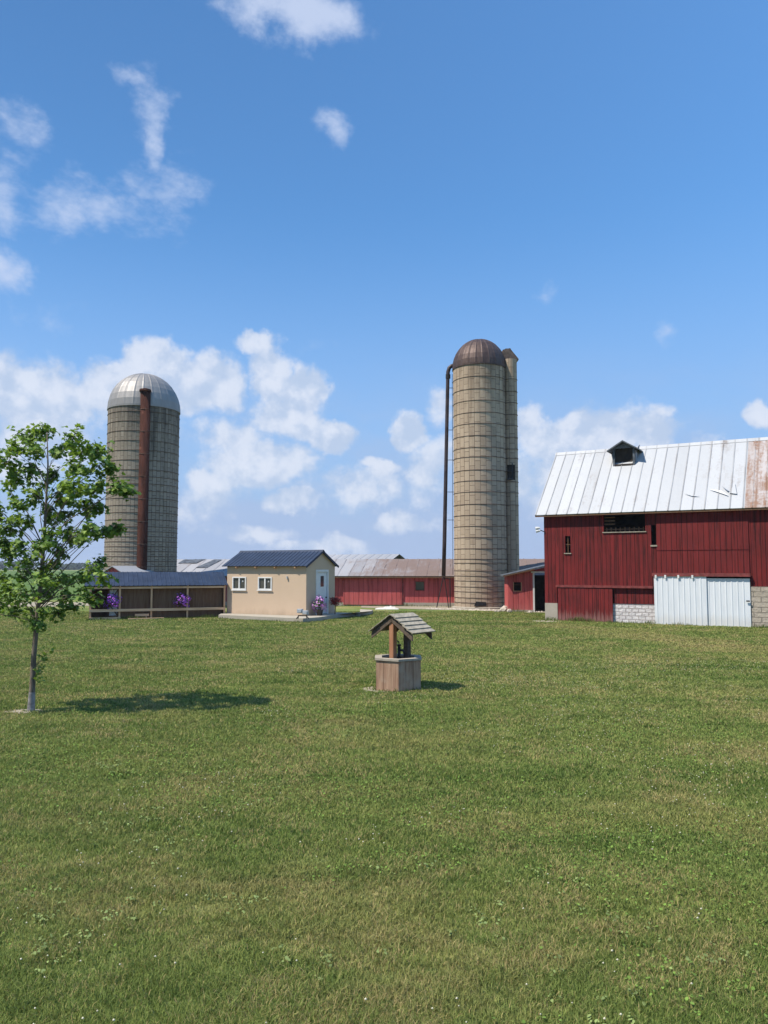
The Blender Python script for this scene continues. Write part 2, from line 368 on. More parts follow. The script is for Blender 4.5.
M['well_cap'] = wood('grey_coping_board', (0.27,0.235,0.19), (0.38,0.335,0.275), 0.9, 0)
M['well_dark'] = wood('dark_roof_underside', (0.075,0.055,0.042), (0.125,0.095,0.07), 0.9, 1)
M['stave_pale'] = stave('pale_stave_concrete', (0.27,0.205,0.150), (0.42,0.335,0.25), (0.17,0.125,0.088), (0.20,0.10,0.06), 0.16, 16.0, 0.36, 0.62)
M['stave_grey'] = stave('dark_stained_staves', (0.185,0.158,0.125), (0.28,0.243,0.20), (0.070,0.060,0.052), (0.26,0.14,0.085), 0.24, 13.5, 0.26, 0.62)
M['hoop'] = flat('rusted_hoop_steel', (0.10, 0.065, 0.05), 0.75, 0.1, 0.4)
m = NT('galvanised_dome'); v = m.pos(); n = m.noise(m.mapv(v, (2,2,0.6)), 1.5, 6, 0.6)
M['dome_silver'] = m.finish(m.mix(n, (0.19,0.18,0.175), (0.30,0.29,0.285)), 0.55, m.bump(n, 0.01), 0.35, 0.4)
m = NT('rusted_dome'); v = m.pos(); n = m.noise(m.mapv(v, (2,2,0.6)), 1.8, 7, 0.65)
M['dome_rust'] = m.finish(m.mix(m.ramp(n, 0.3, 0.7), (0.050,0.030,0.026), (0.095,0.062,0.052)), 0.55, m.bump(n, 0.01), 0.35, 0.4)
m = NT('rusted_chute'); v = m.pos(); n = m.noise(m.mapv(v, (3,3,0.5)), 1.5, 8, 0.7); n2 = m.noise(v, 1.4, 5)
c = m.mix(m.ramp(n, 0.32, 0.7), (0.032,0.014,0.011), (0.074,0.029,0.021)); c = m.mix(m.ramp(n2, 0.62, 0.72, 0, 0.6), c, (0.17,0.075,0.05))
M['chute_rust'] = m.finish(c, 0.9, m.bump(n, 0.02), 0, 0.08)
M['pipe'] = flat('dark_pipe', (0.045, 0.032, 0.034), 0.5, 0.2, 0.35, 2)
M['rock'] = flat('pale_rock', (0.42, 0.37, 0.31), 0.9, 0, 0.3, 7, 0.2, 0.03)
M['tarp'] = flat('white_tarp', (0.52, 0.49, 0.45), 0.7, 0, 0.1, 8, 0.3, 0.02)
m = NT('maple_bark'); v = m.pos(); n = m.noise(m.mapv(v, (30,30,5)), 1, 6, 0.65)
M['bark'] = m.finish(m.mix(m.ramp(n, 0.3, 0.7), (0.085,0.066,0.05), (0.19,0.155,0.12)), 0.9, m.bump(n, 0.008), 0, 0.2)
m = NT('maple_leaf'); a = m.n('ShaderNodeAttribute', attribute_name='tone'); sp = m.n('ShaderNodeSeparateColor', i_0=a.outputs[0])
c = m.mix(sp.outputs[0], (0.055,0.120,0.018), (0.27,0.37,0.085))
M['leaf'] = m.finish(c, 0.55, None, 0, 0.22, 0.27, m.mix(sp.outputs[0], (0.13,0.27,0.02), (0.33,0.46,0.05)))
m = NT('distant_leaf'); a = m.n('ShaderNodeAttribute', attribute_name='tone'); sp = m.n('ShaderNodeSeparateColor', i_0=a.outputs[0])
M['far_leaf'] = m.finish(m.mix(sp.outputs[0], (0.014,0.027,0.018), (0.030,0.048,0.026)), 0.8, None, 0, 0.2)
m = NT('petunia'); a = m.n('ShaderNodeAttribute', attribute_name='tone'); sp = m.n('ShaderNodeSeparateColor', i_0=a.outputs[0])
M['petunia'] = m.finish(m.mix(sp.outputs[0], (0.24,0.05,0.44), (0.50,0.17,0.64)), 0.6, None, 0, 0.2, 0.2)
m = NT('petunia_pink'); a = m.n('ShaderNodeAttribute', attribute_name='tone'); sp = m.n('ShaderNodeSeparateColor', i_0=a.outputs[0])
M['petunia_pink'] = m.finish(m.mix(sp.outputs[0], (0.36,0.10,0.42), (0.62,0.36,0.58)), 0.6, None, 0, 0.2, 0.2)
m = NT('red_leaf'); a = m.n('ShaderNodeAttribute', attribute_name='tone'); sp = m.n('ShaderNodeSeparateColor', i_0=a.outputs[0])
M['red_leaf'] = m.finish(m.mix(sp.outputs[0], (0.13,0.02,0.02), (0.34,0.035,0.035)), 0.6, None, 0, 0.2, 0.2)
M['terracotta'] = flat('dark_planter', (0.05, 0.045, 0.045), 0.6)
M['lamp_grey'] = flat('grey_lamp_housing', (0.42, 0.43, 0.45), 0.45, 0.1, 0.15)
M['guard'] = flat('pale_tree_guard', (0.20, 0.19, 0.185), 0.6, 0, 0.4, 10)

# ------------------------------------------------------------------ light and sky
SUN_EL, SUN_AL = R(57), R(21)
sunv = Vector((-math.cos(SUN_AL)*math.cos(SUN_EL), -math.sin(SUN_AL)*math.cos(SUN_EL), math.sin(SUN_EL)))
ld = bpy.data.lights.new('sun', 'SUN'); lo = bpy.data.objects.new('sun', ld); COL.objects.link(lo)
ld.energy = 5.0; ld.angle = R(0.53); ld.color = (1.0, 0.93, 0.82); lo.location = (-20, -10, 40)
lo.rotation_euler = sunv.to_track_quat('Z', 'Y').to_euler()
W = bpy.data.worlds.new('World'); SC.world = W; W.use_nodes = True
wt = W.node_tree; wt.nodes.clear()
class WN(NT):
    def __init__(s, t): s.t = t
w = WN(wt)
sky = w.n('ShaderNodeTexSky'); sky.sky_type = 'NISHITA'; sky.sun_disc = False
sky.sun_elevation = SUN_EL; sky.sun_rotation = math.atan2(-sunv.x, sunv.y) % (2*math.pi)
sky.altitude = 100; sky.air_density = 1.0; sky.dust_density = 0.6; sky.ozone_density = 1.6
SKYCOL = w.mix(1.0, sky.outputs[0], (0.74, 1.22, 1.54), 'MULTIPLY')
gen = w.n('ShaderNodeTexCoord').outputs['Generated']; sp = w.n('ShaderNodeSeparateXYZ', i_0=gen)
az = w.math('ARCTAN2', sp.outputs[0], sp.outputs[1]); el = w.math('ARCSINE', sp.outputs[2])
ae = w.n('ShaderNodeCombineXYZ', i_0=az, i_1=el).outputs[0]
warp = w.n('ShaderNodeTexNoise', i_Vector=ae, i_Scale=9.0, i_Detail=6.0, i_Roughness=0.6)
wv = w.n('ShaderNodeVectorMath', operation='MULTIPLY_ADD', i_0=warp.outputs['Color'], i_1=(0.10, 0.08, 0), i_2=ae)
wv = w.n('ShaderNodeVectorMath', operation='SUBTRACT', i_0=wv.outputs[0], i_1=(0.05, 0.04, 0)).outputs[0]
def dir_ae(px, py):
    d = ray(px, py).normalized(); return math.atan2(d.x, d.y), math.asin(d.z)
# where the cumulus stand: bearing and height of each heap, its half-sizes and thickness
CUM = [(40,400,70,40,.95),(110,385,45,30,.9),(160,360,38,26,.95),(200,385,48,34,.95),(20,430,50,28,.8),(262,343,26,15,.9),(272,375,26,30,1.0),(300,392,24,24,1.0),(282,420,34,26,1.0),
       (328,438,30,16,1.0),(262,466,60,22,.9),(235,440,40,22,.7),(190,440,40,30,.5),(350,490,70,26,.7),(220,500,60,30,.6),
       (412,432,17,20,.95),(432,405,20,20,.7),(432,470,34,40,.8),(530,425,26,30,.9),(556,445,36,26,.95),(600,436,46,26,1.0),(640,436,36,22,.95),(545,480,40,46,.8),(700,470,60,24,.6),(766,414,18,14,.95),
       (210,482,34,12,.85),(300,500,40,12,.8),(380,470,26,12,.85),(395,522,40,14,.75),(250,532,50,12,.7),(330,545,60,10,.7),(30,470,40,14,.75),(40,430,60,30,.7)]
WISP = [(258,4,38,22,1.1),(312,12,46,24,1.15),(336,132,22,16,0.9),(14,264,18,22,.95),(150,105,20,28,.75),(135,90,24,10,.7),(152,135,13,36,.8),(165,185,46,26,.78),(120,212,66,22,.75),(60,205,36,32,.75),(12,190,26,36,.8),(15,120,30,24,.7),(55,315,30,16,.5),(12,265,20,24,.95),
        (548,293,9,15,.55),(667,341,14,16,.7),(590,322,12,7,.45),(330,345,40,12,.3),(225,40,40,20,.25)]
def field(vec, blobs, soft):
    acc = None
    for (px, py, rx, ry, amp) in blobs:
        a, e = dir_ae(px, py); k = 1.0 / F_PX
        d = w.n('ShaderNodeVectorMath', operation='SUBTRACT', i_0=vec, i_1=(a, e, 0)).outputs[0]
        d = w.n('ShaderNodeVectorMath', operation='MULTIPLY', i_0=d, i_1=(1/(rx*k), 1/(ry*k), 0)).outputs[0]
        l = w.n('ShaderNodeVectorMath', operation='LENGTH', i_0=d).outputs['Value']
        q = w.ramp(l, 0.0, soft, amp, 0.0)
        acc = q if acc is None else w.math('MAXIMUM', acc, q)
    return acc
fc = field(wv, CUM, 2.05); fw = field(wv, WISP, 2.0)
def fbm(vec, sc, det, rough): return w.n('ShaderNodeTexNoise', i_Vector=vec, i_Scale=sc, i_Detail=det, i_Roughness=rough).outputs['Fac']
n1 = fbm(ae, 14.0, 8.0, 0.57)
n2 = fbm(w.n('ShaderNodeVectorMath', operation='ADD', i_0=ae, i_1=(-0.010, 0.018, 0)).outputs[0], 14.0, 6.0, 0.55)
nw = fbm(w.n('ShaderNodeMapping', i_Vector=ae, i_Rotation=(0,0,0.5), i_Scale=(1.0,1.7,1.0)).outputs[0], 17.0, 8.0, 0.62)
dens = w.math('ADD', fc, w.math('MULTIPLY', w.math('SUBTRACT', n1, 0.5), 1.35))
cm = w.ramp(dens, 0.36, 0.70, 0.0, 0.90)
dw = w.math('ADD', fw, w.math('MULTIPLY', w.math('SUBTRACT', nw, 0.5), 1.5))
wm_ = w.ramp(dw, 0.32, 1.20, 0.0, 0.82)
# thin veil low over the horizon
lowv = w.math('MULTIPLY', w.ramp(el, 0.02, 0.30, 0.90, 0.0), w.ramp(w.math('ADD', fbm(w.n('ShaderNodeMapping', i_Vector=ae, i_Scale=(1,2.0,1)).outputs[0], 6.0, 7.0, 0.58), w.ramp(el, 0.0, 0.12, 0.25, 0.0)), 0.34, 0.66))
base_air = w.ramp(el, -0.02, 0.46, 0.88, 0.0)
shade = w.ramp(w.math('SUBTRACT', n1, n2), -0.10, 0.10)
CL_L, CL_D = (6.1, 6.5, 7.4), (4.1, 4.95, 6.45)
ccol = w.mix(w.math('MULTIPLY', shade, w.ramp(dens, 0.4, 1.2, 0.75, 1.0)), CL_D, CL_L)
c = w.mix(base_air, SKYCOL, (2.75, 3.7, 5.9))
c = w.mix(lowv, c, (3.25, 4.2, 6.15))
c = w.mix(wm_, c, (4.9, 5.6, 7.2))
c = w.mix(cm, c, ccol)
bg = w.n('ShaderNodeBackground', i_Color=c, i_Strength=0.094)
wo = wt.nodes.new('ShaderNodeOutputWorld'); wt.links.new(bg.outputs[0], wo.inputs[0])
vs = SC.view_settings; vs.view_transform = 'Standard'; vs.look = 'None'; vs.gamma = 1.0; vs.exposure = 0.45; vs.use_curve_mapping = False

# ------------------------------------------------------------------ ground
def sheet_obj(name, pts, z, mat, kind='structure', thick=0.0):
    b = MB(); n = len(pts)
    if thick: b.prism([(p[0], p[1], z - thick) for p in pts], (0, 0, thick))
    else: b.add([(p[0], p[1], z) for p in pts], [tuple(range(n))])
    o = b.build(name, mat); o['kind'] = kind; return o
ground = MB()
S = 5000
ground.add([(-S,-S,0),(S,-S,0),(S,S,0),(-S,S,0)], [(0,1,2,3)])
go = ground.build('lawn', M['turf']); go['kind'] = 'structure'
def blob_pts(cx, cy, rx, ry, n=26, j=0.16, seed=1):
    r = random.Random(seed); ph = [r.uniform(0, 6.28) for _ in range(4)]
    out = []
    for k in range(n):
        t = 2*math.pi*k/n; q = 1 + j*(math.sin(2*t+ph[0]) + 0.7*math.sin(3*t+ph[1]) + 0.5*math.sin(5*t+ph[2]))
        out.append((cx + rx*q*math.cos(t), cy + ry*q*math.sin(t)))
    return out
sheet_obj('crop_field', [(-900, 62), (-11, 62), (-11, 600), (-900, 600)], 0.012, M['field'])
sheet_obj('gravel_lane', [(-120, 56.0), (-22, 51.5), (-17, 54.0), (-17, 57.5), (-120, 62.5)], 0.016, M['soil'])
TREE = G(31, 711); WELL = G(398.5, 692)
WELL.y += 0.45
sheet_obj('bare_soil', blob_pts(TREE.x - 0.06, TREE.y - 0.03, 0.34, 0.26, j=0.3, seed=4), 0.006, M['soil'])
sheet_obj('bare_soil', blob_pts(WELL.x - 0.25, WELL.y - 0.12, 0.55, 0.46, seed=5), 0.006, M['soil'])
g = G(545, 621.5); sheet_obj('bare_soil', blob_pts(g.x, g.y, 0.75, 0.9, seed=8), 0.006, M['soil'])

# ------------------------------------------------------------------ the big red barn
BL = P(545, 600, 38.4); FB = Frame(BL.x, BL.y, -29.5)
barn = empty('barn', (BL.x, BL.y, 0), R(-29.5), 'big weathered red barn with a white metal roof and white sliding doors', 'barn')
LEN, HALF = 14.6, 3.45
z_e = FB.z(640, 511.5, -0.3); z_r = FB.z(640, 447.3, HALF)
hole = lambda x0, x1, y0, y1: (FB.u(x0), FB.u(x1), FB.z((x0+x1)/2, y1), FB.z((x0+x1)/2, y0))
H_loft = hole(605, 647, 512.5, 531.6); H_small = hole(566, 571.2, 536, 553); H_slot = hole(652.8, 657.8, 525, 545)
zt = z_e + 0.21                                   # wall top, just under the roof sheet
H_loft = (*H_loft[:2], H_loft[2], min(H_loft[3], zt - 0.25))
uA, uB = FB.u(657.9), FB.u(751)                   # the newer ribbed section
z_low = FB.z(600, 605); z_rail = FB.z(610, 586.6); z_dt = FB.z(690, 575.5); z_blk = FB.z(760, 586.5)
u_pier = FB.u(557.5); u_blk0, u_blk1 = FB.u(614), FB.u(655)
b = MB(); b.wall(0, uA, z_rail, zt, [H_loft, H_small, H_slot]); b.build('wall', M['barn_red'], barn)
b = MB(); b.wall(uA + 0.003, uB, z_dt, zt, [], 0.14, -0.03); b.box(uA, uB, -0.05, -0.03, FB.z(700, 549.5)-0.02, FB.z(700, 549.5)+0.02)
b.build('wall', M['barn_red_new'], barn, label='smoother red ribbed section above the white doors')
b = MB(); b.wall(uB + 0.003, LEN, z_blk, zt, []); b.build('wall', M['barn_red'], barn)
b = MB()                                            # ragged lower board ends
x = 0.0
while x < u_pier - 0.02:
    b.box(x, min(x + 0.2, u_pier), 0.0, 0.12, FB.z(551, 603.5) + rng.uniform(-0.12, 0.10), z_rail); x += 0.205
b.build('wall', M['barn_red'], barn, label='ragged lower boards at the left corner')
b = MB(); b.wall(u_blk0, u_blk1, FB.z(634, 604), z_rail, [], 0.10, 0.02); b.build('wall', M['barn_red'], barn)
b = MB(); b.box(0, u_pier, -0.02, 0.35, -0.1, FB.z(551, 603)); b.build('corner_pier', M['concrete'], barn)
b = MB(); b.box(u_blk0 - 0.1, u_blk1, 0.035, 0.3, -0.1, FB.z(634, 604.2)); b.build('foundation', M['white_block'], barn, label='white painted block foundation')
b = MB(); b.box(uB, LEN, -0.03, 0.3, -0.1, z_blk); b.build('foundation', M['grey_block'], barn, label='rough grey block foundation')
b = MB(); b.box(u_pier + 0.003, u_blk0 - 0.1, 0.05, 0.2, -0.1, z_rail); b.build('foundation', M['dark'], barn)
# red sliding panel and its track
u0, u1 = FB.u(558.5), FB.u(613)
b = MB(); b.box(u0, u1, -0.09, -0.03, FB.z(585, 622.3), FB.z(585, 588.2))
o = b.build('sliding_door', M['barn_red'], barn, label='worn red plank sliding door')
b = MB(); b.box(FB.u(556.7), FB.u(653.5), -0.12, -0.003, z_rail - 0.06, z_rail + 0.05); b.build('door_track', M['dark_red'], barn)
b = MB(); b.box(uA - 0.2, uB + 0.02, -0.20, -0.053, z_dt - 0.04, z_dt + 0.11); b.build('door_track', M['dark_red'], barn)
# white sliding doors with pressed ribs
def ribbed_door(x0, x1, z0, z1, y, label):
    b = MB(); prof = [x0]; pts = [(x0, y)]; x = x0 + 0.12
    while x < x1 - 0.1:
        pts += [(x-0.035, y), (x-0.015, y-0.016), (x+0.015, y-0.016), (x+0.035, y)]; x += 0.235
    pts += [(x1, y), (x1, y+0.05), (x0, y+0.05)]
    b.prism([(p[0], p[1], z0) for p in pts], (0, 0, z1 - z0))
    o = b.build('sliding_door', M['white_door'], barn, label=label)
    return o
zb = FB.z(680, 626.0)
d1 = ribbed_door(FB.u(655), FB.u(707.3), zb, z_dt - 0.03, -0.15, 'wider white ribbed steel sliding door')
d2 = ribbed_door(FB.u(706.4), FB.u(750.6), zb - 0.05, z_dt - 0.12, -0.08, 'narrower white ribbed steel sliding door')
for px in (656.5, 666, 679, 693):
    b = MB(); u = FB.u(px, 576); b.box(u-0.04, u+0.04, -0.225, -0.203, z_dt - 0.12, z_dt + 0.02); b.build('hanger', M['white'], d1)
b = MB(); u = FB.u(749.6); zz = FB.z(750, 601); b.box(u-0.12, u+0.02, -0.17, -0.135, zz-0.03, zz+0.03); b.build('latch', M['black'], d2)
# near-black boards paint in the shade behind the openings; end and far walls close the barn
b = MB()
b.box(0, 0.12, 0.36, 2*HALF - 0.2, -0.1, zt - 0.1); b.box(LEN-0.12, LEN, 0.31, 2*HALF - 0.2, -0.1, zt - 0.1); b.box(0, LEN, 2*HALF - 0.15, 2*HALF, -0.1, zt - 0.05)
for xx in (0.0, LEN - 0.12): b.prism([(xx, 0.15, zt-0.1), (xx, 2*HALF-0.15, zt-0.1), (xx, HALF, z_r - 0.12)], (0.12, 0, 0))
b.build('wall', M['barn_red'], barn)
b = MB(); b.box(0.12, LEN-0.12, 0.6, 2*HALF-0.2, FB.z(600, 545), FB.z(600, 545)+0.12); b.box(0.12, LEN-0.12, 3.4, 3.5, 0, zt); b.build('loft_floor_shade', M['dark'], barn)
# opening trims
def hole_trim(h, name, mat, parent, y=-0.03, w=0.06, top=False):
    b = MB(); b.box(h[0]-w, h[1]+w, y, 0.1, h[2]-w, h[2])
    b.box(h[0]-w, h[0], y, 0.1, h[2]+0.002, h[3]); b.box(h[1], h[1]+w, y, 0.1, h[2]+0.002, h[3])
    if top: b.box(h[0]-w, h[1]+w, y, 0.1, h[3], h[3]+w)
    return b.build(name, mat, parent)
hw = MB(); hw.box(H_loft[0]-0.05, H_loft[1]+0.05, -0.05, 0.1, H_loft[2]-0.045, H_loft[2]); ow = hw.build('loft_opening', M['well_grey'], barn)
b = MB()
for k in range(9):
    x = H_loft[0] + (k+0.5)*(H_loft[1]-H_loft[0])/9; b.box(x-0.03, x+0.03, 0.16, 0.19, H_loft[2], H_loft[2]+0.22)
b.box(H_loft[0], H_loft[1], 0.19, 0.22, H_loft[2]+0.10, H_loft[2]+0.15)
for k in range(4): b.box(H_loft[0], H_loft[0]+0.5, 0.2, 0.23, H_loft[2]+0.35+k*0.16, H_loft[2]+0.41+k*0.16)
b.build('slat_rail', M['plank_brown'], ow)
ws = MB(); ws.box(H_small[0]-0.05, H_small[1]+0.05, -0.05, 0.1, H_small[2]-0.045, H_small[2]); ow = ws.build('window', M['well_grey'], barn)
b = MB(); mid = (H_small[0]+H_small[1])/2; b.box(mid-0.015, mid+0.015, 0.06, 0.09, H_small[2], H_small[3]); b.box(H_small[0], H_small[1], 0.065, 0.085, (H_small[2]+H_small[3])/2-0.015, (H_small[2]+H_small[3])/2+0.015)
b.build('mullion', M['plank_brown'], ow)
sl = MB(); sl.box(H_slot[0]-0.04, H_slot[1]+0.04, -0.05, 0.1, H_slot[2]-0.07, H_slot[2]); sl.build('slot_sill', M['well_grey'], barn)
# roof
OV = 0.36; slope = (z_r - z_e) / (HALF + 0.3)
uR = FB.u(746.5, 470, 1.5)
V = Vector((0, HALF + 0.3, z_r - z_e))
b = MB(); b.sheet((-OV, -0.3, z_e), (1,0,0), uR + OV, V, 0.52, 0.020, 0.03, 0.03, 0.045, 0.003); rf = b.build('roof', M['roof_white'], barn)
b = MB(); b.sheet((uR + 0.002, -0.3, z_e), (1,0,0), LEN + OV - uR, V, 0.52, 0.020, 0.03, 0.03, 0.3, 0.004); b.build('roof', M['roof_rusty'], barn, label='rust streaked roof section at the right')
b = MB(); b.sheet((LEN + OV, 2*HALF + 0.3, z_e), (-1,0,0), LEN + 2*OV, Vector((0, -(HALF+0.3), z_r - z_e)), 0.6, 0.035, 0.03, 0.045, 0.3); b.build('roof', M['roof_white'], barn)
b = MB(); b.prism([(-OV-0.02, HALF-0.16, z_r-0.13), (-OV-0.02, HALF, z_r+0.045), (-OV-0.02, HALF+0.16, z_r-0.13), (-OV-0.02, HALF, z_r+0.03)], (LEN + 2*OV + 0.04, 0, 0)); b.build('ridge_cap', M['roof_white'], rf)
# torn and lifted sheet on the roof
un = Vector((1,0,0)).cross(V).normalized()
def on_roof(px, py, h):
    d = ray(px, py); c = Vector((0,0,CAM_H)) - FB.o
    lo = Vector((c.dot(FB.ux), c.dot(FB.uy), c.z)); ld_ = Vector((d.dot(FB.ux), d.dot(FB.uy), d.z))
    t = (Vector((0,-0.3,z_e)) - lo).dot(un) / ld_.dot(un); return lo + ld_*t + un*h
for tri in ([(709,490,.05),(722,492,.09),(729,497,.06)], [(722,487,.05),(733,494,.045),(727,492,.10)], [(735,484,.06),(737,495,.06),(729,494,.06)], [(684,494,.06),(692,497,.05),(700,497,.05)]):
    q = [on_roof(*t) for t in tri]; b = MB(); b.prism(q, un * 0.006); b.build('torn_sheet', M['roof_white'], rf)
b = MB(); b.box(-OV, LEN+OV, -0.27, -0.23, z_e - 0.10, z_e - 0.025); b.build('fascia', M['plank_brown'], barn)
# dormer vent
q = on_roof(613, 466.5, 0.0); q2 = on_roof(634.5, 466.5, 0.0); dx0, dx1, dy, dz = q.x, q2.x, q.y, q.z
dh = FB.z(624, 448.0, dy) ; dp = FB.z(624, 442.0, dy)
dorm = empty('dormer_root', (0,0,0)); bpy.data.objects.remove(dorm)
ybk = HALF + 0.1
b = MB(); t = 0.09
for xx in (dx0, dx1 - t): b.prism([(xx, dy, dz), (xx, ybk, z_r - 0.1), (xx, ybk, dh), (xx, dy, dh)], (t, 0, 0))
b.prism([(dx0, dy+0.02, dh), (dx1, dy+0.02, dh), ((dx0+dx1)/2, dy+0.02, dp-0.04)], (0, 0.1, 0)); 
dm_ = b.build('dormer', M['dormer_grey'], barn)
b = MB(); b.box(dx0+t, dx1-t, dy+0.22, dy+0.26, dz-0.05, dh); b.box(dx0+t, dx1-t, dy-0.01, dy+0.22, dz-0.03, dz+0.10); b.build('dormer_shade_panel', M['dark'], dm_)  # near-black panel added to paint the shade inside the dormer opening
b = MB(); mx = (dx0+dx1)/2; ov = 0.25
for sgn in (-1, 1):
    e = mx + sgn*((dx1-dx0)/2 + ov); zz = dh - 0.16
    b.prism([(mx, dy-0.22, dp), (e, dy-0.22, zz), (e, dy-0.22, zz+0.06), (mx, dy-0.22, dp+0.07)], (0, ybk - dy + 0.22, 0))
b.build('dormer_roof', M['dormer_grey'], dm_)
b = MB(); b.prism([(dx1+0.003, dy+0.15, dz+0.20), (dx1+0.003, dy+1.25, dz+1.22), (dx1+0.003, dy+1.25, dh-0.18), (dx1+0.003, dy+0.15, dh-0.18)], (0.02, 0, 0)); b.build('dormer_cheek', M['roof_rear'], dm_)
# twin flood lamp on the corner
b = MB(); z0 = FB.z(543, 530); b.bar((0.05,-0.02,z0-0.1),(-0.18,-0.12,z0), 0.04); o = b.build('flood_lamp', M['black'], barn)
for dx_, dz_ in ((-0.24, 0.10), (-0.22, -0.04)):
    b = MB(); b.tube([(dx_+0.08,-0.14,z0+dz_),(dx_-0.02,-0.18,z0+dz_-0.01),(dx_-0.12,-0.22,z0+dz_-0.03)], [0.04, 0.07, 0.085], 10); b.build('lamp_head', M['white'], o)

# ------------------------------------------------------------------ low red lean-to between silo and barn
LT = P(508, 600, 45.6); FL = Frame(LT.x, LT.y, -4)
lean = empty('lean_to', (LT.x, LT.y, 0), R(-4), 'low red lean-to with a small dark window between silo and barn', 'shed')
uw = FL.u(533); zl = FL.z(508, 575.5); zr_ = FL.z(533, 569.5); ue = FL.u(556); zee = zl + (zr_-zl)*ue/uw
hw = (FL.u(514), FL.u(521.2), FL.z(517, 590.8), FL.z(517, 582.2))
b = MB(); b.wall(0, uw, 0.12, min(zl, zr_)-0.03, [hw], 0.12)
b.prism([(0, 0, zl-0.03), (uw, 0, zl-0.03), (uw, 0, zr_-0.05), (0, 0, zl - 0.028)], (0, 0.12, 0))
b.prism([(uw, 0.02, zr_-0.16), (ue, 0.02, zr_-0.16), (ue, 0.02, zee-0.05), (uw, 0.02, zr_-0.05)], (0, 0.1, 0))
b.box(0, 0.12, 0.12, 2.3, 0.0, zl-0.03)
b.build('wall', M['faded_red'], lean)
b = MB(); b.box(0.12, ue, 2.2, 2.3, 0, zl); b.box(ue-0.1, ue, 0.12, 2.2, 0, zl+0.1); b.build('back_wall', M['dark'], lean)
b = MB(); b.box(0.0, uw, -0.04, 0.3, -0.1, 0.12); b.build('footing', M['concrete'], lean)
b = MB(); b.prism([(-0.28, -0.25, zl-0.06), (ue, -0.25, zee-0.02), (ue, -0.25, zee+0.06), (-0.28, -0.25, zl+0.02)], (0, 2.6, 0)); b.build('roof', M['dormer_grey'], lean)
b = MB(); b.bar((-0.28, -0.27, zl-0.045), (ue*0.55, -0.27, zl-0.04+(zee-zl)*(ue*0.55+0.28)/(ue+0.28)), 0.03, 0.07); b.build('bargeboard', M['plank_brown'], lean)
b = MB(); b.box(uw, uw+0.10, -0.03, 0.1, 0, zr_-0.16); b.build('door_post', M['white'], lean)
b = MB(); b.box(uw-0.1, ue, -0.05, 0.05, zr_-0.20, zr_-0.10); b.build('door_header', M['white'], lean)
o = hole_trim(hw, 'window', M['post_tan'], lean, -0.015, 0.03)
b = MB(); zm = (hw[2]+hw[3])/2+0.08; b.box(hw[0], hw[1], 0.05, 0.07, zm, zm+0.035); b.build('window_bar', M['plank_brown'], o)

# ------------------------------------------------------------------ long low barn
LB = P(157, 600, 54.0); FO = Frame(LB.x, LB.y, -6.5)
lb = empty('long_barn', (LB.x, LB.y, 0), R(-6.5), 'long low faded red barn with a grey and rusty metal roof', 'barn')
LL = FO.u(558); ze = FO.z(400, 576, -0.4); zt = ze + 0.10; hr = 3.6; zr_ = FO.z(420, 559, hr)
hw = (FO.u(415.8), FO.u(424), FO.z(420, 590.2), FO.z(420, 582)); 
ujoin = FO.u(402)
b = MB(); b.wall(0, LL, 0.25, zt, [hw], 0.12); b.build('wall', M['faded_red'], lb)
b = MB(); b.box(0.0, LL, -0.03, 0.3, -0.1, 0.25); b.build('footing', M['concrete'], lb)
b = MB(); b.box(FO.u(343.5), ujoin, -0.09, -0.02, 0.10, FO.z(370, 578.5)); b.build('sliding_door', M['faded_red'], lb)
b = MB(); b.box(FO.u(338), FO.u(404), -0.13, -0.005, FO.z(370, 578.5), FO.z(370, 578.5)+0.09); b.build('door_track', M['dark_red'], lb)
b = MB(); b.box(ujoin, ujoin+0.10, -0.06, -0.005, 0.1, zt-0.2); b.build('corner_board', M['dark_red'], lb)
o = hole_trim(hw, 'window', M['dark_red'], lb, -0.02, 0.04, True)
b = MB(); b.box(hw[0], hw[1], 0.07, 0.09, hw[2], hw[3]); b.build('pane', M['glass'], o)
b = MB(); b.box(0, LL, 2*hr-0.1, 2*hr, -0.1, zt)
for xx in (0.0, LL-0.1):
    b.box(xx, xx+0.1, 0.3, 2*hr-0.1, -0.1, zt-0.05); b.prism([(xx, 0, zt), (xx, 2*hr, zt), (xx, hr, zr_-0.06)], (0.1, 0, 0))
b.build('wall', M['faded_red'], lb)
Vl = Vector((0, hr+0.4, zr_-ze))
b = MB(); b.sheet((-0.3, -0.4, ze), (1,0,0), LL+0.6, Vl, 0.75, 0.012, 0.03, 0.04, 0.3, 0.016); rf = b.build('roof', M['roof_long'], lb)
b = MB(); b.sheet((LL+0.3, 2*hr+0.4, ze), (-1,0,0), LL+0.6, Vector((0, -(hr+0.4), zr_-ze)), 0.75, 0.03, 0.03, 0.04); b.build('roof', M['roof_long'], lb)
nl = Vector((1,0,0)).cross(Vl).normalized()
def on_long(px, py, h):
    d = ray(px, py); c = Vector((0,0,CAM_H)) - FO.o
    lo = Vector((c.dot(FO.ux), c.dot(FO.uy), c.z)); l2 = Vector((d.dot(FO.ux), d.dot(FO.uy), d.z))
    t = (Vector((0,-0.4,ze)) - lo).dot(nl) / l2.dot(nl); return lo + l2*t + nl*h
for quad in ([(184,560),(206,559.6),(196,563.5),(178,563.8)], [(214,560),(222,560),(207,568),(196,568)]):
    b = MB(); b.prism([on_long(*q, 0.034) for q in quad], nl*0.01); b.build('roof_patch', M['dormer_grey'], rf, label='darker slate metal patch on the roof')
b = MB(); b.box(-0.3, LL+0.3, -0.38, -0.34, ze-0.13, ze-0.02); b.build('fascia', M['plank_brown'], lb)

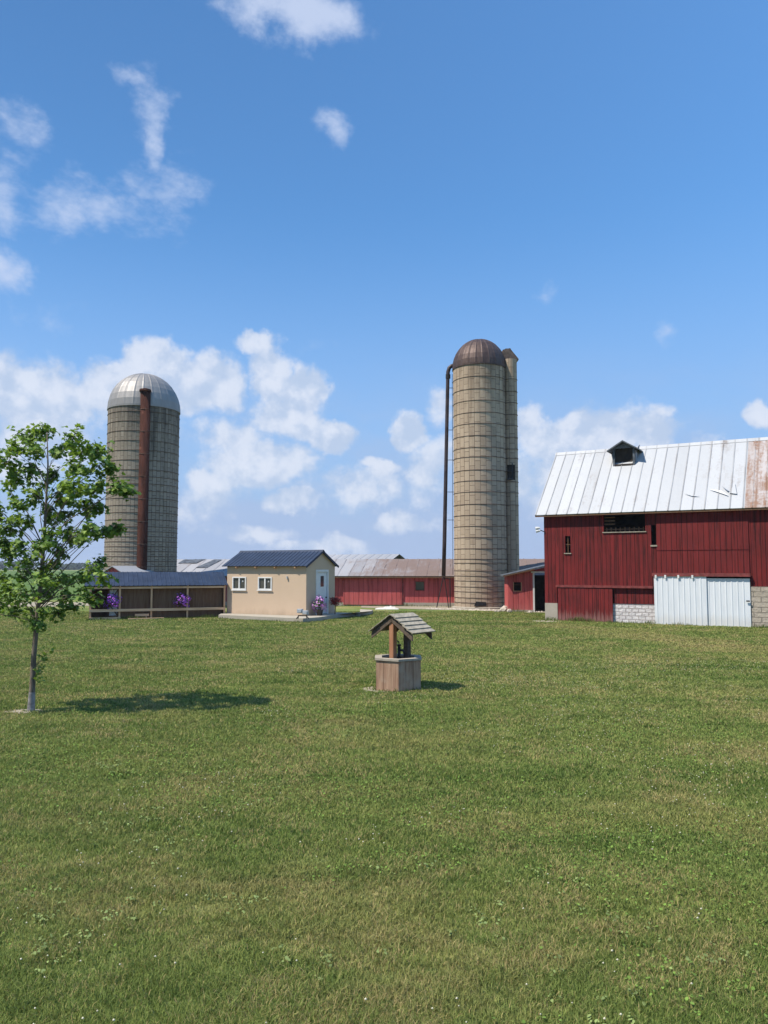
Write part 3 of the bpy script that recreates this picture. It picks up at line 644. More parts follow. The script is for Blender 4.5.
# rear barn whose gable just tops the long roof
RB = P(382, 560, 60.0); FR = Frame(RB.x, RB.y, -27)
rb = empty('rear_barn', (RB.x, RB.y, 0), R(-27), 'pale grey roofed barn whose dark gable peeks over the long barn roof', 'barn')
zr2 = FR.z(380, 554.2, 2.6); ze2 = zr2 - 0.9; Lr = 11.0
b = MB(); b.sheet((-Lr, 0, ze2), (1,0,0), Lr+0.25, Vector((0, 2.6, zr2-ze2)), 0.75, 0.03); b.sheet((0.25, 5.2, ze2), (-1,0,0), Lr+0.25, Vector((0, -2.6, zr2-ze2)), 0.75, 0.03); b.build('roof', M['roof_rear'], rb)
b = MB(); b.box(-Lr+0.1, -0.1, 0.3, 0.4, 0, ze2+0.08); b.box(-Lr+0.1, -0.1, 4.8, 4.9, 0, ze2+0.08)
for xx in (-Lr+0.2, -0.2): b.prism([(xx, 0.3, 0), (xx, 4.9, 0), (xx, 4.9, ze2+0.06), (xx, 2.6, zr2-0.06), (xx, 0.3, ze2+0.06)], (0.1, 0, 0))
b.build('wall', M['dormer_grey'], rb)

# small red gable behind the run
GB = P(114, 560, 46.6); gb = empty('gable_hutch', (GB.x, GB.y, 0), R(-25), 'small red gabled hutch with a pale roof behind the wooden run', 'shed')
FG = Frame(GB.x, GB.y, -25); zp = P(114, 566.6, 46.6).z; gw = 0.95; ze3 = zp - 0.45
b = MB(); b.prism([(-gw, 0, 0), (gw, 0, 0), (gw, 0, ze3), (0, 0, zp-0.04), (-gw, 0, ze3)], (0, 0.1, 0)); b.box(-gw, -gw+0.1, 0.1, 3.4, 0, ze3-0.02); b.box(gw-0.1, gw, 0.1, 3.4, 0, ze3-0.02); b.box(-gw, gw, 3.4, 3.5, 0, ze3-0.02); b.build('wall', M['faded_red'], gb)
b = MB()
for s in (-1, 1): b.prism([(0, -0.15, zp), (s*(gw+0.2), -0.15, ze3-0.1), (s*(gw+0.2), -0.15, ze3-0.05), (0, -0.15, zp+0.05)], (0, 3.8, 0))
b.build('roof', M['roof_rear'], gb)

# ------------------------------------------------------------------ silos
def make_silo(name, cx, cy, r, h, dome_h, mat, dome_mat, hoops, label, zb=0.0):
    root = empty(name, (cx, cy, 0), 0, label, 'silo')
    b = MB(); b.lathe([(r, zb), (r, h)], 72, capt=False, capb=False); o = b.build('shell', mat, root, True)
    def fn(co): return ((math.atan2(co.y, co.x) % (2*math.pi)) * r, co.z)
    fn.wrap = 2*math.pi*r; uvmap(o, fn)
    # dome in pressed gores
    b = MB(); nseg, G_ = 144, 24; prof = []
    for k in range(9):
        a = R(90) * k / 9; prof.append((math.cos(a), math.sin(a)))
    base = []
    for (c_, s_) in prof:
        for k in range(nseg):
            t = 2*math.pi*k/nseg; ridge = 0.020 if k % 6 == 0 else 0.0
            rr = (r + 0.035)*c_ + ridge*c_; base.append((rr*math.cos(t), rr*math.sin(t), h + dome_h*s_ + ridge*s_))
    n = nseg; fs = [(i*n+k, i*n+(k+1) % n, (i+1)*n+(k+1) % n, (i+1)*n+k) for i in range(len(prof)-1) for k in range(n)]
    base.append((0, 0, h + dome_h)); fs += [((len(prof)-1)*n+k, (len(prof)-1)*n+(k+1) % n, len(base)-1) for k in range(n)]
    b.add(base, fs); dm = b.build('dome', dome_mat, root)
    b = MB(); b.lathe([(r+0.005, h-0.10), (r+0.050, h-0.10), (r+0.050, h+0.02), (r+0.005, h+0.02)], 72, capt=False, capb=False); b.build('dome_rim', dome_mat, dm)
    pr = MB(); nt = 64
    vs = []; fs = []
    for k in range(nt):
        t = 2*math.pi*k/nt
        for q in range(4):
            a = R(90)*q; rr = r + 0.014 + 0.016*math.cos(a); vs.append((rr*math.cos(t), rr*math.sin(t), 0.016*math.sin(a)))
    for k in range(nt):
        for q in range(4): k2 = (k+1) % nt; q2 = (q+1) % 4; fs.append((k*4+q, k2*4+q, k2*4+q2, k*4+q2))
    pr.add(vs, fs); proto = None
    for z in hoops:
        if proto is None: o = proto = pr.build('hoop', M['hoop'], root, True)
        else: o = proto.copy(); COL.objects.link(o); o.parent = root
        o.location = (0, 0, z)
    return root
RS = P(481.3, 600, 50.0); r_rs = 26.6/773*50*1.0
h_rs = P(480, 362, 50-r_rs).z
ys = [375.7,388.3,399.8,411.8,423,435,447,456.4,469.5,480.4,491.5,503.9,515,526,537.3,548.5,559,563,570.7,576,581,587,592,598,603]
hoops = [P(480, y, 50 - r_rs).z for y in ys]
silo_r = make_silo('silo', RS.x, RS.y, r_rs, h_rs, P(480, 340, 50).z - h_rs, M['stave_pale'], M['dome_rust'], [z for z in hoops if z > 0.15], 'tall pale stave silo with a rusty brown dome and a concrete side chute')
# side chute: half round concrete shaft
ca = R(-14); cr = 0.42; cc = Vector((math.cos(ca)*(r_rs+0.30), math.sin(ca)*(r_rs+0.30), 0)); zc = P(512, 362, 50).z
zo0, zo1 = P(511, 481.5, 50).z, P(511, 466.5, 50).z
def chute_ring(z0, z1, skip=()):
    b = MB(); N = 20; vs = []; fs = []
    for z in (z0, z1):
        for k in range(N):
            t = 2*math.pi*k/N + ca; vs.append((cc.x + cr*math.cos(t), cc.y + cr*math.sin(t), z))
    for k in range(N):
        if k not in skip: fs.append((k, (k+1) % N, N+(k+1) % N, N+k))
    b.add(vs, fs); return b
ch = empty('tmp', (0,0,0)); bpy.data.objects.remove(ch)
b = chute_ring(0, zo0); b2 = chute_ring(zo1, zc); b.add(b2.v, b2.f); b3 = chute_ring(zo0, zo1, (13,14,15,16)); b.add(b3.v, b3.f)
o = b.build('chute', M['stave_pale'], silo_r, True)
def fn(co): return ((math.atan2(co.y-cc.y, co.x-cc.x) % (2*math.pi))*cr, co.z)
fn.wrap = 2*math.pi*cr; uvmap(o, fn)
b = MB(); b.lathe([(cr-0.03, 0.0), (cr-0.03, zc)], 16, cc, True, False); b.build('chute_lining', M['dark'], o)
b = MB(); z1 = P(512, 350.5, 50).z
b.prism([(cc.x-cr-0.06, -cr-0.14, zc), (cc.x+cr+0.12, -cr-0.14, zc), (cc.x+cr+0.12, -cr-0.14, zc+0.06), (cc.x-0.02, -cr-0.14, z1), (cc.x-cr-0.06, -cr-0.14, z1-0.1)], (0, 2*cr+0.1, 0)); b.build('chute_cap', flat('cap_sheet', (0.12, 0.088, 0.072), 0.8, 0, 0.35, 5), o)
b = MB(); q = P(507, 352, 50) - RS; b.box(q.x-0.16, q.x+0.2, -0.35, 0.2, zc+0.05, P(507, 350, 50).z); b.build('cap_hatch', M['dome_rust'], o)
b = MB(); b.box(cc.x-0.34, cc.x-0.02, cc.y-cr-0.05, cc.y-cr+0.12, zo0, zo0+0.12); b.bar((cc.x-0.02, cc.y-cr-0.02, zo0), (cc.x-0.02, cc.y-cr-0.02, zo1+0.1), 0.05); b.box(cc.x-0.30, cc.x+0.05, cc.y-cr-0.04, cc.y-cr+0.02, (zo0+zo1)/2+0.05, (zo0+zo1)/2+0.11); b.build('chute_hatch', M['black'], o)
for z in hoops[:12:1]:
    b = MB(); b.lathe([(cr+0.004, z-0.015), (cr+0.03, z-0.015), (cr+0.03, z+0.015), (cr+0.004, z+0.015)], 20, cc, False, False); b.build('chute_hoop', M['hoop'], o)
# hatch low on the shell
q0 = P(474.5, 607.5, 50 - r_rs); b = MB()
vs = []
for (px, py) in ((474.2, 606.2), (486.5, 606.2), (486, 602.2), (476.2, 601.6)):
    p = P(px, py, 50 - r_rs - 0.04) - RS; vs.append((p.x, -math.sqrt(max(0.01, (r_rs+0.02)**2 - 0.02)) - 0.03, max(0.16, p.z + RS.z)))
b.prism(vs, (0, 0.12, 0)); b.build('base_hatch', M['black'], silo_r)
b = MB(); b.lathe([(r_rs+0.16, -0.1), (r_rs+0.16, 0.10), (r_rs+0.01, 0.13)], 48, capt=False, capb=False); b.build('footing', M['concrete'], silo_r)

LS = P(140.0, 600, 50.5); r_ls = 34.7/773*50.5
h_ls = P(143, 403.5, 50.5-r_ls).z
hs = []; z = 0.5; k = 0
while z < h_ls - 0.3:
    hs.append(z); z += 0.31 if z < 5 else (0.45 if z < 8.5 else 0.62)
silo_l = make_silo('silo', LS.x, LS.y, r_ls, h_ls, P(143, 374.5, 50.5).z - h_ls, M['stave_grey'], M['dome_silver'], hs, 'dark stained stave silo with a silver ribbed dome and a rusty red chute')
# rusty half-round chute on the face
bx0, bx1 = P(137.5, 560, 50.5 - r_ls) - LS, P(148.5, 560, 50.5 - r_ls) - LS
xm = 0.72; ch_r = 0.32; yb = -math.sqrt(r_ls**2 - xm**2)
b = MB(); N = 12; vs = []; fs = []; ztop = P(144, 390, 50.5-r_ls-0.3).z
for z in (0.0, ztop):
    for k in range(N+1):
        t = math.pi + math.pi*k/N; vs.append((xm + ch_r*math.cos(t), yb + 0.08 + 1.05*ch_r*math.sin(t), z))
fs = [(k, k+1, N+1+k+1, N+1+k) for k in range(N)] + [tuple(range(N+1, 2*N+2))]
b.add(vs, fs); o = b.build('chute', M['chute_rust'], silo_l, True)
for k in range(9):
    z = 1.2 + k*1.42; b = MB()
    pts = [(xm + (ch_r+0.012)*math.cos(math.pi + math.pi*j/N), yb + 0.08 + (1.05*ch_r+0.012)*math.sin(math.pi + math.pi*j/N), z) for j in range(N+1)]
    b.tube(pts, 0.014, 5); b.build('chute_band', M['hoop'], o)
b = MB(); b.lathe([(ch_r+0.05, 0.0), (ch_r+0.03, 0.12), (0.1, 0.2)], 20, (xm, yb - 0.02, ztop)); b.build('chute_cap', M['chute_rust'], o)

# blower pipe with its hooked top and stand
pipe = empty('blower_pipe', (P(444, 608, 50.2).x, 50.2, 0), 0, 'dark upright silo filler pipe hooked over at the top', 'pipe')
o0 = pipe.location
tp = lambda px, py, dy=0: tuple(P(px, py, 50.2 + dy) - o0)
b = MB(); b.tube([tp(443.6, 576), tp(444.5, 540), tp(446.2, 455), tp(447.8, 377), tp(448.0, 372), tp(449.2, 368, 0.0), tp(451.5, 366, 0.0), tp(455.5, 365.5, 0.0)], [0.13, 0.13, 0.12, 0.12, 0.13, 0.13, 0.13, 0.14], 14)
b.build('pipe', M['pipe'], pipe, True)
b = MB(); b.tube([tp(448.0, 378.5), tp(448.06, 374.5)], 0.16, 14); b.build('collar', M['black'], pipe)
for py in (388, 430, 460, 492, 520):
    b = MB(); b.bar(tp(447.5, py), tp(457, py, 0.0), 0.035); b.build('bracket', M['black'], pipe)
b = MB(); b.tube([tp(452.2, 374), tp(452.6, 470), tp(452.9, 575)], 0.018, 6); b.build('guy_cable', M['black'], pipe)
for (a, c_) in (((443.2, 577), (436.5, 608.5)), ((444.4, 577), (448.5, 608.5)), ((450.0, 578), (450.0, 607.5))):
    b = MB(); p1 = tp(a[0], a[1]); p2 = tp(c_[0], c_[1]); b.tube([p1, (p2[0], p2[1] - 0.1, 0.0)], 0.035, 6); b.build('leg', M['black'], pipe)
b = MB(); b.bar(tp(442.5, 578), tp(450.5, 578.5), 0.05); b.build('brace', M['black'], pipe)

# ------------------------------------------------------------------ beige shed on its slab
SR = G(306, 615.8, 0.20); ang = -27.0; a_ = R(ang)
SL = 4.94; SH = Vector((SR.x - math.cos(a_)*SL, SR.y - math.sin(a_)*SL, 0)); FS = Frame(SH.x, SH.y, ang)
shed = empty('shed', (SH.x, SH.y, 0), a_, 'beige stucco shed with a dark blue metal roof and white door', 'shed')
SD = 2.79; se = FS.z(270, 566.0, -0.18); st = se + 0.04; sr = FS.z(300, 550.8, SD/2); zs = 0.20
w1 = (FS.u(232.3), FS.u(246.0), FS.z(239, 589.6), FS.z(239, 576.8)); w2 = (FS.u(258), FS.u(271.8), FS.z(265, 589.8), FS.z(265, 577.0))
b = MB(); b.wall(0, SL, zs, st, [w1, w2], 0.14); b.wall(0, SL, zs, st, [], 0.14, SD-0.14)
b.box(0, 0.14, 0.14, SD-0.14, zs, st)
b.prism([(0.0, 0, st), (0.0, SD, st), (0.0, SD/2, sr-0.05)], (0.14, 0, 0))
# gable end with the door opening: local x = SL plane
def gx(px, py):
    d = ray(px, py); c = Vector((0,0,CAM_H)) - FS.o; t = (SL - c.dot(FS.ux))/d.dot(FS.ux); p = c + d*t; return p.dot(FS.uy), p.z
dy0, dy1 = gx(316.6, 600)[0], gx(327.2, 600)[0]; dz1 = gx(322, 571.5)[1]
b.box(SL-0.14, SL, 0.14, dy0, zs, st); b.box(SL-0.14, SL, dy1, SD-0.14, zs, st); b.box(SL-0.14, SL, dy0, dy1, dz1, st)
b.prism([(SL-0.14, 0, st), (SL-0.14, SD, st), (SL-0.14, SD/2, sr-0.05)], (0.14, 0, 0))
b.build('wall', M['stucco'], shed)
def window(h):
    w_ = 0.06; b = MB(); y = -0.035
    b.box(h[0], h[1], y, 0.06, h[2], h[2]+w_); b.box(h[0], h[1], y, 0.06, h[3]-w_, h[3]); b.box(h[0], h[0]+w_, y, 0.06, h[2]+w_, h[3]-w_); b.box(h[1]-w_, h[1], y, 0.06, h[2]+w_, h[3]-w_)
    mm = (h[0]+h[1])/2; b.box(mm-0.035, mm+0.035, y+0.01, 0.06, h[2]+w_, h[3]-w_)
    o = b.build('window', M['white'], shed)
    b = MB(); b.box(h[0]+0.05, h[1]-0.05, 0.03, 0.045, h[2]+0.05, h[3]-0.05); b.build('pane', M['glass'], o)
    b = MB(); b.box(mm+0.17, mm+0.24, 0.012, 0.028, h[3]-0.27, h[3]-0.19); b.build('sticker', M['lamp_grey'], o)
    b = MB(); b.box(h[0]-0.04, h[1]+0.04, -0.07, -0.037, h[2]-0.05, h[2]-0.003); b.build('sill', M['white'], o)
window(w1); window(w2)
b = MB(); b.box(SL-0.07, SL-0.02, dy0+0.02, dy1-0.02, zs+0.02, dz1-0.02); dr = b.build('door', M['white'], shed)
b = MB(); t = 0.09
b.box(SL-0.01, SL+0.03, dy0-t, dy0+0.02, zs, dz1+t); b.box(SL-0.01, SL+0.03, dy1-0.02, dy1+t, zs, dz1+t); b.box(SL-0.01, SL+0.03, dy0+0.02, dy1-0.02, dz1-0.02, dz1+t); b.build('frame', M['white'], dr)
b = MB(); q = gx(321.2, 576); q2 = gx(323.6, 586.5); b.box(SL-0.02, SL-0.008, q[0]-0.03, q2[0]+0.03, q2[1], q[1]); b.build('pane', M['glass'], dr)
b = MB(); b.tube([(SL-0.02, dy1-0.12, 1.05), (SL+0.05, dy1-0.12, 1.05)], 0.03, 8); b.build('handle', M['black'], dr)
V1 = Vector((0, SD/2+0.2, sr-se))
b = MB(); b.sheet((-0.22, -0.2, se), (1,0,0), SL+0.36, V1, 0.23, 0.025, 0.03, 0.03); rf = b.build('roof', M['roof_navy'], shed)
b = MB(); b.sheet((SL+0.14, SD+0.2, se), (-1,0,0), SL+0.36, Vector((0, -(SD/2+0.2), sr-se)), 0.23, 0.025, 0.03, 0.03); b.build('roof', M['roof_navy'], shed)
b = MB(); b.prism([(-0.24, SD/2-0.14, sr-0.07), (-0.24, SD/2, sr+0.045), (-0.24, SD/2+0.14, sr-0.07), (-0.24, SD/2, sr+0.02)], (SL+0.40, 0, 0)); b.build('ridge_cap', M['roof_navy'], rf)
for k in range(4):
    x = 0.70 + k*1.22; b = MB(); b.bar((x, 0.1, se-0.02+0.1), (x, -0.17, se-0.11), 0.07, 0.10); b.build('rafter_tail', M['post_tan'], shed)
b = MB(); b.bar((SL+0.12, -0.2, se-0.05), (SL+0.12, SD/2, sr-0.05), 0.03, 0.11); b.bar((SL+0.12, SD+0.2, se-0.05), (SL+0.12, SD/2, sr-0.05), 0.03, 0.11); b.build('bargeboard', M['roof_navy'], shed)
b = MB(); p = FS.at(287.5, 577.5); b.box(p[0]-0.03, p[0]+0.03, -0.08, -0.003, p[1]-0.06, p[1]+0.06); b.build('outlet_box', M['lamp_grey'], shed)
# slab and path
def loc(x, y): p = FS.w(x, y, 0); return (p.x, p.y)
sl_pts = [(G(px, py).x, G(px, py).y) for px, py in ((218.5,618.6),(262,620.8),(303,622.6),(319,621.2),(338,618.2),(356,616.4),(371,614.6),(373,613.4),(360,612.6))] + [loc(SL+1.2,SD+0.6), loc(-0.3,SD+0.3), loc(-0.3,0.0)]
slab = sheet_obj('concrete_slab', sl_pts, 0.195, M['concrete'], thick=0.30)

# ------------------------------------------------------------------ wooden run left of the shed
A = P(89.5, 600, 38.4); B = P(225.5, 600, 40.8); ang = math.degrees(math.atan2(B.y-A.y, B.x-A.x)); FP = Frame(A.x, A.y, ang)
run = empty('animal_run', (A.x, A.y, 0), R(ang), 'open fronted wooden animal run under a low dark blue metal roof', 'animal run')
PL = FP.u(225.5); PD = 1.4; pe = FP.z(150, 585.6, -0.25); pr_ = FP.z(150, 572.0, PD)
us = [FP.u(x, 600) for x in (90.5, 119.8, 151.5, 187.5, 224.5)]
b = MB(); b.sheet((-0.25, -0.12, pe), (1,0,0), PL+0.35, Vector((0, PD+0.12, pr_-pe)), 0.23, 0.022, 0.025, 0.03); b.build('roof', M['roof_navy'], run)
slp = (pr_-pe)/(PD+0.12)
for i, x in enumerate(us):
    b = MB(); b.box(x-0.045, x+0.045, 0, 0.09, 0, pe-0.03); b.build('post', M['post_tan'], run)
    b = MB(); b.box(x-0.045, x+0.045, PD-0.2, PD-0.11, 0, pr_-0.16); b.build('post', M['plank_brown'], run)
    b = MB(); b.bar((x, -0.10, pe-0.05), (x, PD-0.05, pe-0.05+slp*(PD+0.05)), 0.06, 0.08); b.build('rafter', M['post_tan'], run)
b = MB(); b.box(-0.2, PL, -0.04, -0.003, pe-0.15, pe-0.05); b.build('header_beam', M['rail_tan'], run)
zr1 = FP.z(150, 609.8); b = MB(); b.box(us[0]-0.05, PL, -0.045, -0.003, zr1-0.06, zr1+0.07); b.build('rail', M['rail_tan'], run)
b = MB(); b.box(us[0]-0.05, us[1]+0.05, -0.045, -0.003, 0.0, 0.13); b.build('rail', M['rail_tan'], run)
b = MB(); b.box(us[1]+0.4, us[2]+0.6, -0.3, -0.15, 0.0, 0.06); b.build('sill_board', M['rail_tan'], run)
# back wall of brown boards with a gap at the left
b = MB(); b.wall(0, PL, 0, pr_-0.12, [], 0.05, PD-0.10)
b.build('back_wall', M['plank_brown'], run)
b = MB(); b.prism([(PL-0.05, 0.1, 0), (PL-0.05, PD-0.1, 0), (PL-0.05, PD-0.1, pr_-0.15), (PL-0.05, 0.1, pe-0.02)], (0.05, 0, 0)); b.prism([(0, 0.1, 0), (0, PD-0.1, 0), (0, PD-0.1, pr_-0.15), (0, 0.1, pe-0.02)], (0.05, 0, 0)); b.build('end_wall', M['plank_brown'], run)
# brown board front infill, set back behind the posts
b = MB()
for i in range(1, 4):
    b.wall(us[i]+0.06, us[i+1]-0.06, 0.03, pe-0.16, [], 0.03, 0.25)
b.build('front_boards', M['plank_brown'], run)
g0 = FP.u(108, 600, 0.3); g1 = FP.u(119, 600, 0.3)
b = MB(); b.box(g0, g0+0.07, 0.30, 0.35, 0.1, pe-0.12); b.box(g1-0.07, g1, 0.30, 0.35, 0.1, pe-0.12); b.box(g0+0.07, g1-0.07, 0.30, 0.35, pe-0.2, pe-0.12); b.box(g0+0.07, g1-0.07, 0.30, 0.35, 0.1, 0.19); b.box(g0+0.07, g1-0.07, 0.30, 0.35, 0.75, 0.83)
gt = b.build('gate', M['plank_brown'], run)
b = MB(); b.bar((g0+0.05, 0.29, 0.83), (g1-0.05, 0.29, pe-0.2), 0.05, 0.05); b.bar((g0+0.05, 0.29, 0.75), (g1-0.05, 0.29, 0.19), 0.05, 0.05); b.build('brace', M['plank_brown'], gt)
b = MB(); b.box(g0+0.05, g1-0.05, 0.36, 0.38, 0.12, pe-0.15); b.build('panel', M['white'], gt, label='pale panel behind the gate braces')
tr = MB(); x0, x1 = FP.u(135, 617), FP.u(149, 617)
tr.prism([(x0, 0.02, 0.14), (x1, 0.02, 0.14), (x1, 0.02, 0.26), (x0, 0.02, 0.26)], (0, 0.2, 0)); tr.box(x0+0.1, x0+0.16, 0.05, 0.2, 0, 0.14); tr.box(x1-0.16, x1-0.1, 0.05, 0.2, 0, 0.14)
tw = tr.build('feed_trough', M['rail_tan'], None); tw.location = (A.x, A.y, 0); tw.rotation_euler = (0, 0, R(ang)); tag(tw, 'low tan wooden feed trough on the ground inside the run', 'trough')

# ------------------------------------------------------------------ leaves, flowers
def leaf_cloud(name, mat, items, parent=None, shape='leaf'):
    """many small real leaves: items = (position, normal, size, tone)"""
    MAPLE = [(0,-0.45),(0.10,-0.20),(0.36,-0.30),(0.30,-0.06),(0.55,0.10),(0.28,0.16),(0.24,0.34),(0.0,0.60),(-0.24,0.34),(-0.28,0.16),(-0.55,0.10),(-0.30,-0.06),(-0.36,-0.30),(-0.10,-0.20)]
    OVAL = [(0,-0.5),(0.28,-0.2),(0.3,0.15),(0,0.5),(-0.3,0.15),(-0.28,-0.2)]
    ROUND = [(0.5*math.cos(t*math.pi/3), 0.5*math.sin(t*math.pi/3)) for t in range(6)]
    S_ = {'leaf': MAPLE, 'oval': OVAL, 'flower': ROUND}[shape]; k = len(S_)
    S2 = np.array(S_); n = len(items); pos = np.array([i[0] for i in items], float); nor = np.array([i[1] for i in items], float)
    nor /= np.linalg.norm(nor, axis=1, keepdims=True) + 1e-9; size = np.array([i[2] for i in items], float); tone = np.array([i[3] for i in items], float)
    rnd = nrg.normal(size=(n, 3)); t1 = np.cross(nor, rnd); t1 /= np.linalg.norm(t1, axis=1, keepdims=True) + 1e-9; t2 = np.cross(nor, t1)
    fold = (0.35 if shape == 'leaf' else 0.2) * (np.abs(S2[:, 0])) - 0.25 * S2[:, 1]**2
    V = pos[:, None] + size[:, None, None]*(S2[None, :, 0, None]*t1[:, None] + S2[None, :, 1, None]*t2[:, None] + fold[None, :, None]*nor[:, None])
    me = bpy.data.meshes.new(name); me.vertices.add(n*k); me.vertices.foreach_set('co', V.reshape(-1))
    me.loops.add(n*k); me.loops.foreach_set('vertex_index', np.arange(n*k, dtype=np.int32))
    me.polygons.add(n); me.polygons.foreach_set('loop_start', np.arange(0, n*k, k, dtype=np.int32))
    at = me.attributes.new('tone', 'FLOAT_COLOR', 'POINT'); c = np.zeros((n*k, 4), np.float32); c[:, 0] = np.repeat(tone, k); c[:, 3] = 1; at.data.foreach_set('color', c.reshape(-1))
    me.update(calc_edges=True); me.validate(); me.materials.append(mat)
    o = bpy.data.objects.new(name, me); COL.objects.link(o)
    if parent is not None: o.parent = parent
    return o
def ball(n, r, squash=0.85, droop=0.0, size=(0.05, 0.08), seed=0, hollow=0.6):
    q = random.Random(seed); out = []
    for _ in range(n):
        d = Vector((q.gauss(0,1), q.gauss(0,1), q.gauss(0,1))).normalized(); rr = r*(hollow + (1-hollow)*q.random())*(1 + 0.18*math.sin(5*d.x+3*d.z+seed))
        p = Vector((d.x*rr, d.y*rr, d.z*rr*squash - droop*abs(d.x)*rr))
        nn = d + Vector((q.gauss(0,.4), q.gauss(0,.4), q.gauss(0,.4)))
        out.append((p, nn, q.uniform(*size), q.random()))
    return out
def hanging_basket(px, py, label):
    p = P(px, py, 38.7 + 2.2*(px-89.5)/136 - 0.12); root = empty('hanging_basket', tuple(p), 0, label, 'flower basket', 'hanging baskets on the run')
    b = MB(); b.lathe([(0.10, -0.26), (0.17, -0.10), (0.19, -0.05), (0.17, -0.05)], 18); b.build('pot', M['terracotta'], root, True)
    up = (pe - 0.12) - p.z; b = MB()
    for k in range(3):
        t = 2*math.pi*k/3; b.tube([(0.17*math.cos(t), 0.17*math.sin(t), -0.05), (0, 0, up)], 0.006, 4)
    b.build('hanger', M['black'], root)
    leaf_cloud('foliage', M['clover_leaf'], ball(170, 0.37, 0.8, 0.2, (0.06, 0.10), int(px), 0.5), root, 'oval')
    leaf_cloud('blossoms', M['petunia'], ball(320, 0.45, 0.82, 0.25, (0.05, 0.085), int(px)+1, 0.72), root, 'flower')
hanging_basket(113.5, 600, 'purple petunia hanging basket nearest the left end of the run')
hanging_basket(182.5, 599.5, 'purple petunia hanging basket on the third bay of the run')
p = FS.w(SL+0.45, 0.55, 0.195); root = empty('flower_pot', tuple(p), 0, 'pink and purple petunias in a dark planter by the white door', 'flower pot')
b = MB(); b.lathe([(0.13, 0), (0.19, 0.30), (0.21, 0.33), (0.19, 0.33)], 20); b.build('pot', M['terracotta'], root, True)
it = [(a + Vector((0,0,0.58)), b_, c_, d_) for a, b_, c_, d_ in ball(220, 0.33, 1.0, 0.1, (0.06, 0.10), 5, 0.4)]; leaf_cloud('foliage', M['clover_leaf'], it, root, 'oval')
it = [(a + Vector((0,0,0.60)), b_, c_, d_) for a, b_, c_, d_ in ball(240, 0.40, 1.05, 0.1, (0.055, 0.09), 6, 0.75)]; leaf_cloud('blossoms', M['petunia_pink'], it, root, 'flower')
p = P(335, 612, 40.2); p.z = 0.195; root = empty('red_shrub', tuple(p), 0, 'small round dark red shrub on a thin stem behind the shed', 'shrub')
b = MB(); b.tube([(0,0,0),(0.02,0,0.3),(0.0,0.02,0.6)], [0.03,0.025,0.02], 7); b.build('stem', M['bark'], root)
it = [(a + Vector((0,0,0.66)), b_, c_, d_) for a, b_, c_, d_ in ball(420, 0.36, 0.72, 0, (0.06, 0.10), 9, 0.4)]; leaf_cloud('crown', M['red_leaf'], it, root, 'oval')
# yard lamp on the slab edge
p = G(302.5, 618.8, 0.195); root = empty('yard_lamp', (p.x, p.y, 0.195), R(165), 'grey twin-headed flood lamp on a low black stand at the slab edge', 'lamp')
b = MB(); b.box(-0.22, 0.22, -0.03, 0.03, 0.12, 0.17); b.bar((-0.2,0,0.13), (-0.27,-0.12,0.0), 0.035); b.bar((0.2,0,0.13), (0.27,-0.12,0.0), 0.035); b.bar((-0.2,0,0.13), (-0.25,0.14,0.0), 0.035); b.bar((0.2,0,0.13), (0.25,0.14,0.0), 0.035); b.build('stand', M['black'], root)
for x, zz in ((-0.14, 0.20), (0.13, 0.27)):
    b = MB(); b.box(x-0.13, x+0.13, -0.10, 0.06, zz, zz+0.19); b.box(x-0.10, x+0.10, 0.06, 0.11, zz+0.03, zz+0.16); h_ = b.build('lamp_head', M['lamp_grey'], root)
    b = MB(); b.box(x-0.11, x+0.11, -0.108, -0.102, zz+0.02, zz+0.17); b.build('lens', M['glass'], h_)

# rocks and tarp by the silo foot
def rock(px, py, s, label, seed):
    g = G(px, py); q = random.Random(seed); bm = bmesh.new(); bmesh.ops.create_icosphere(bm, subdivisions=2, radius=1.0)
    for v_ in bm.verts:
        k = 1 + 0.22*math.sin(3*v_.co.x+seed) + 0.16*math.sin(4*v_.co.y+2*seed) + q.uniform(-.07,.07); v_.co = Vector((v_.co.x*s*k, v_.co.y*s*0.8*k, max(-0.3, v_.co.z)*s*0.75*k + s*0.2))
    me = bpy.data.meshes.new('rock'); bm.to_mesh(me); bm.free(); me.materials.append(M['rock'])
    o = bpy.data.objects.new('rock', me); COL.objects.link(o); o.location = (g.x, g.y, 0); tag(o, label, 'rock', 'rocks by the silo foot')
rock(504, 611.5, 0.30, 'largest pale rock at the right foot of the pale silo', 1)
rock(509.5, 612.3, 0.20, 'small tan rock against the lean-to wall corner', 2)
rock(530.5, 613, 0.13, 'smallest pale rock below the lean-to white door post', 3)
rock(497, 612, 0.17, 'low flat rock in front of the pale silo foot', 5)
def tarp(px0, px1, py, h, label):
    a = G(px0, py); c_ = G(px1, py); nx, ny = 26, 8; vs = []; q = random.Random(3)
    L = c_.x - a.x
    for j in range(ny):
        for i in range(nx):
            u = i/(nx-1); w_ = j/(ny-1); e = math.sin(math.pi*u)**0.6*math.sin(math.pi*w_)**0.8
            z = e*h*(0.45 + 0.55*abs(math.sin(7*u+1.1)*math.cos(3*w_+2*u)) + (0.5 if 0.6 < u < 0.85 else 0)) + e*q.uniform(0, 0.05)
            vs.append((a.x + L*u, a.y + 0.9*w_ - 0.1, z))
    b = MB(); b.add(vs, [(j*nx+i, j*nx+i+1, (j+1)*nx+i+1, (j+1)*nx+i) for j in range(ny-1) for i in range(nx-1)])
    o = b.build('tarp', M['tarp'], None, True); tag(o, label, 'tarp')
tarp(375, 399, 609.3, 0.15, 'crumpled white tarp heaped below the long barn sliding door')
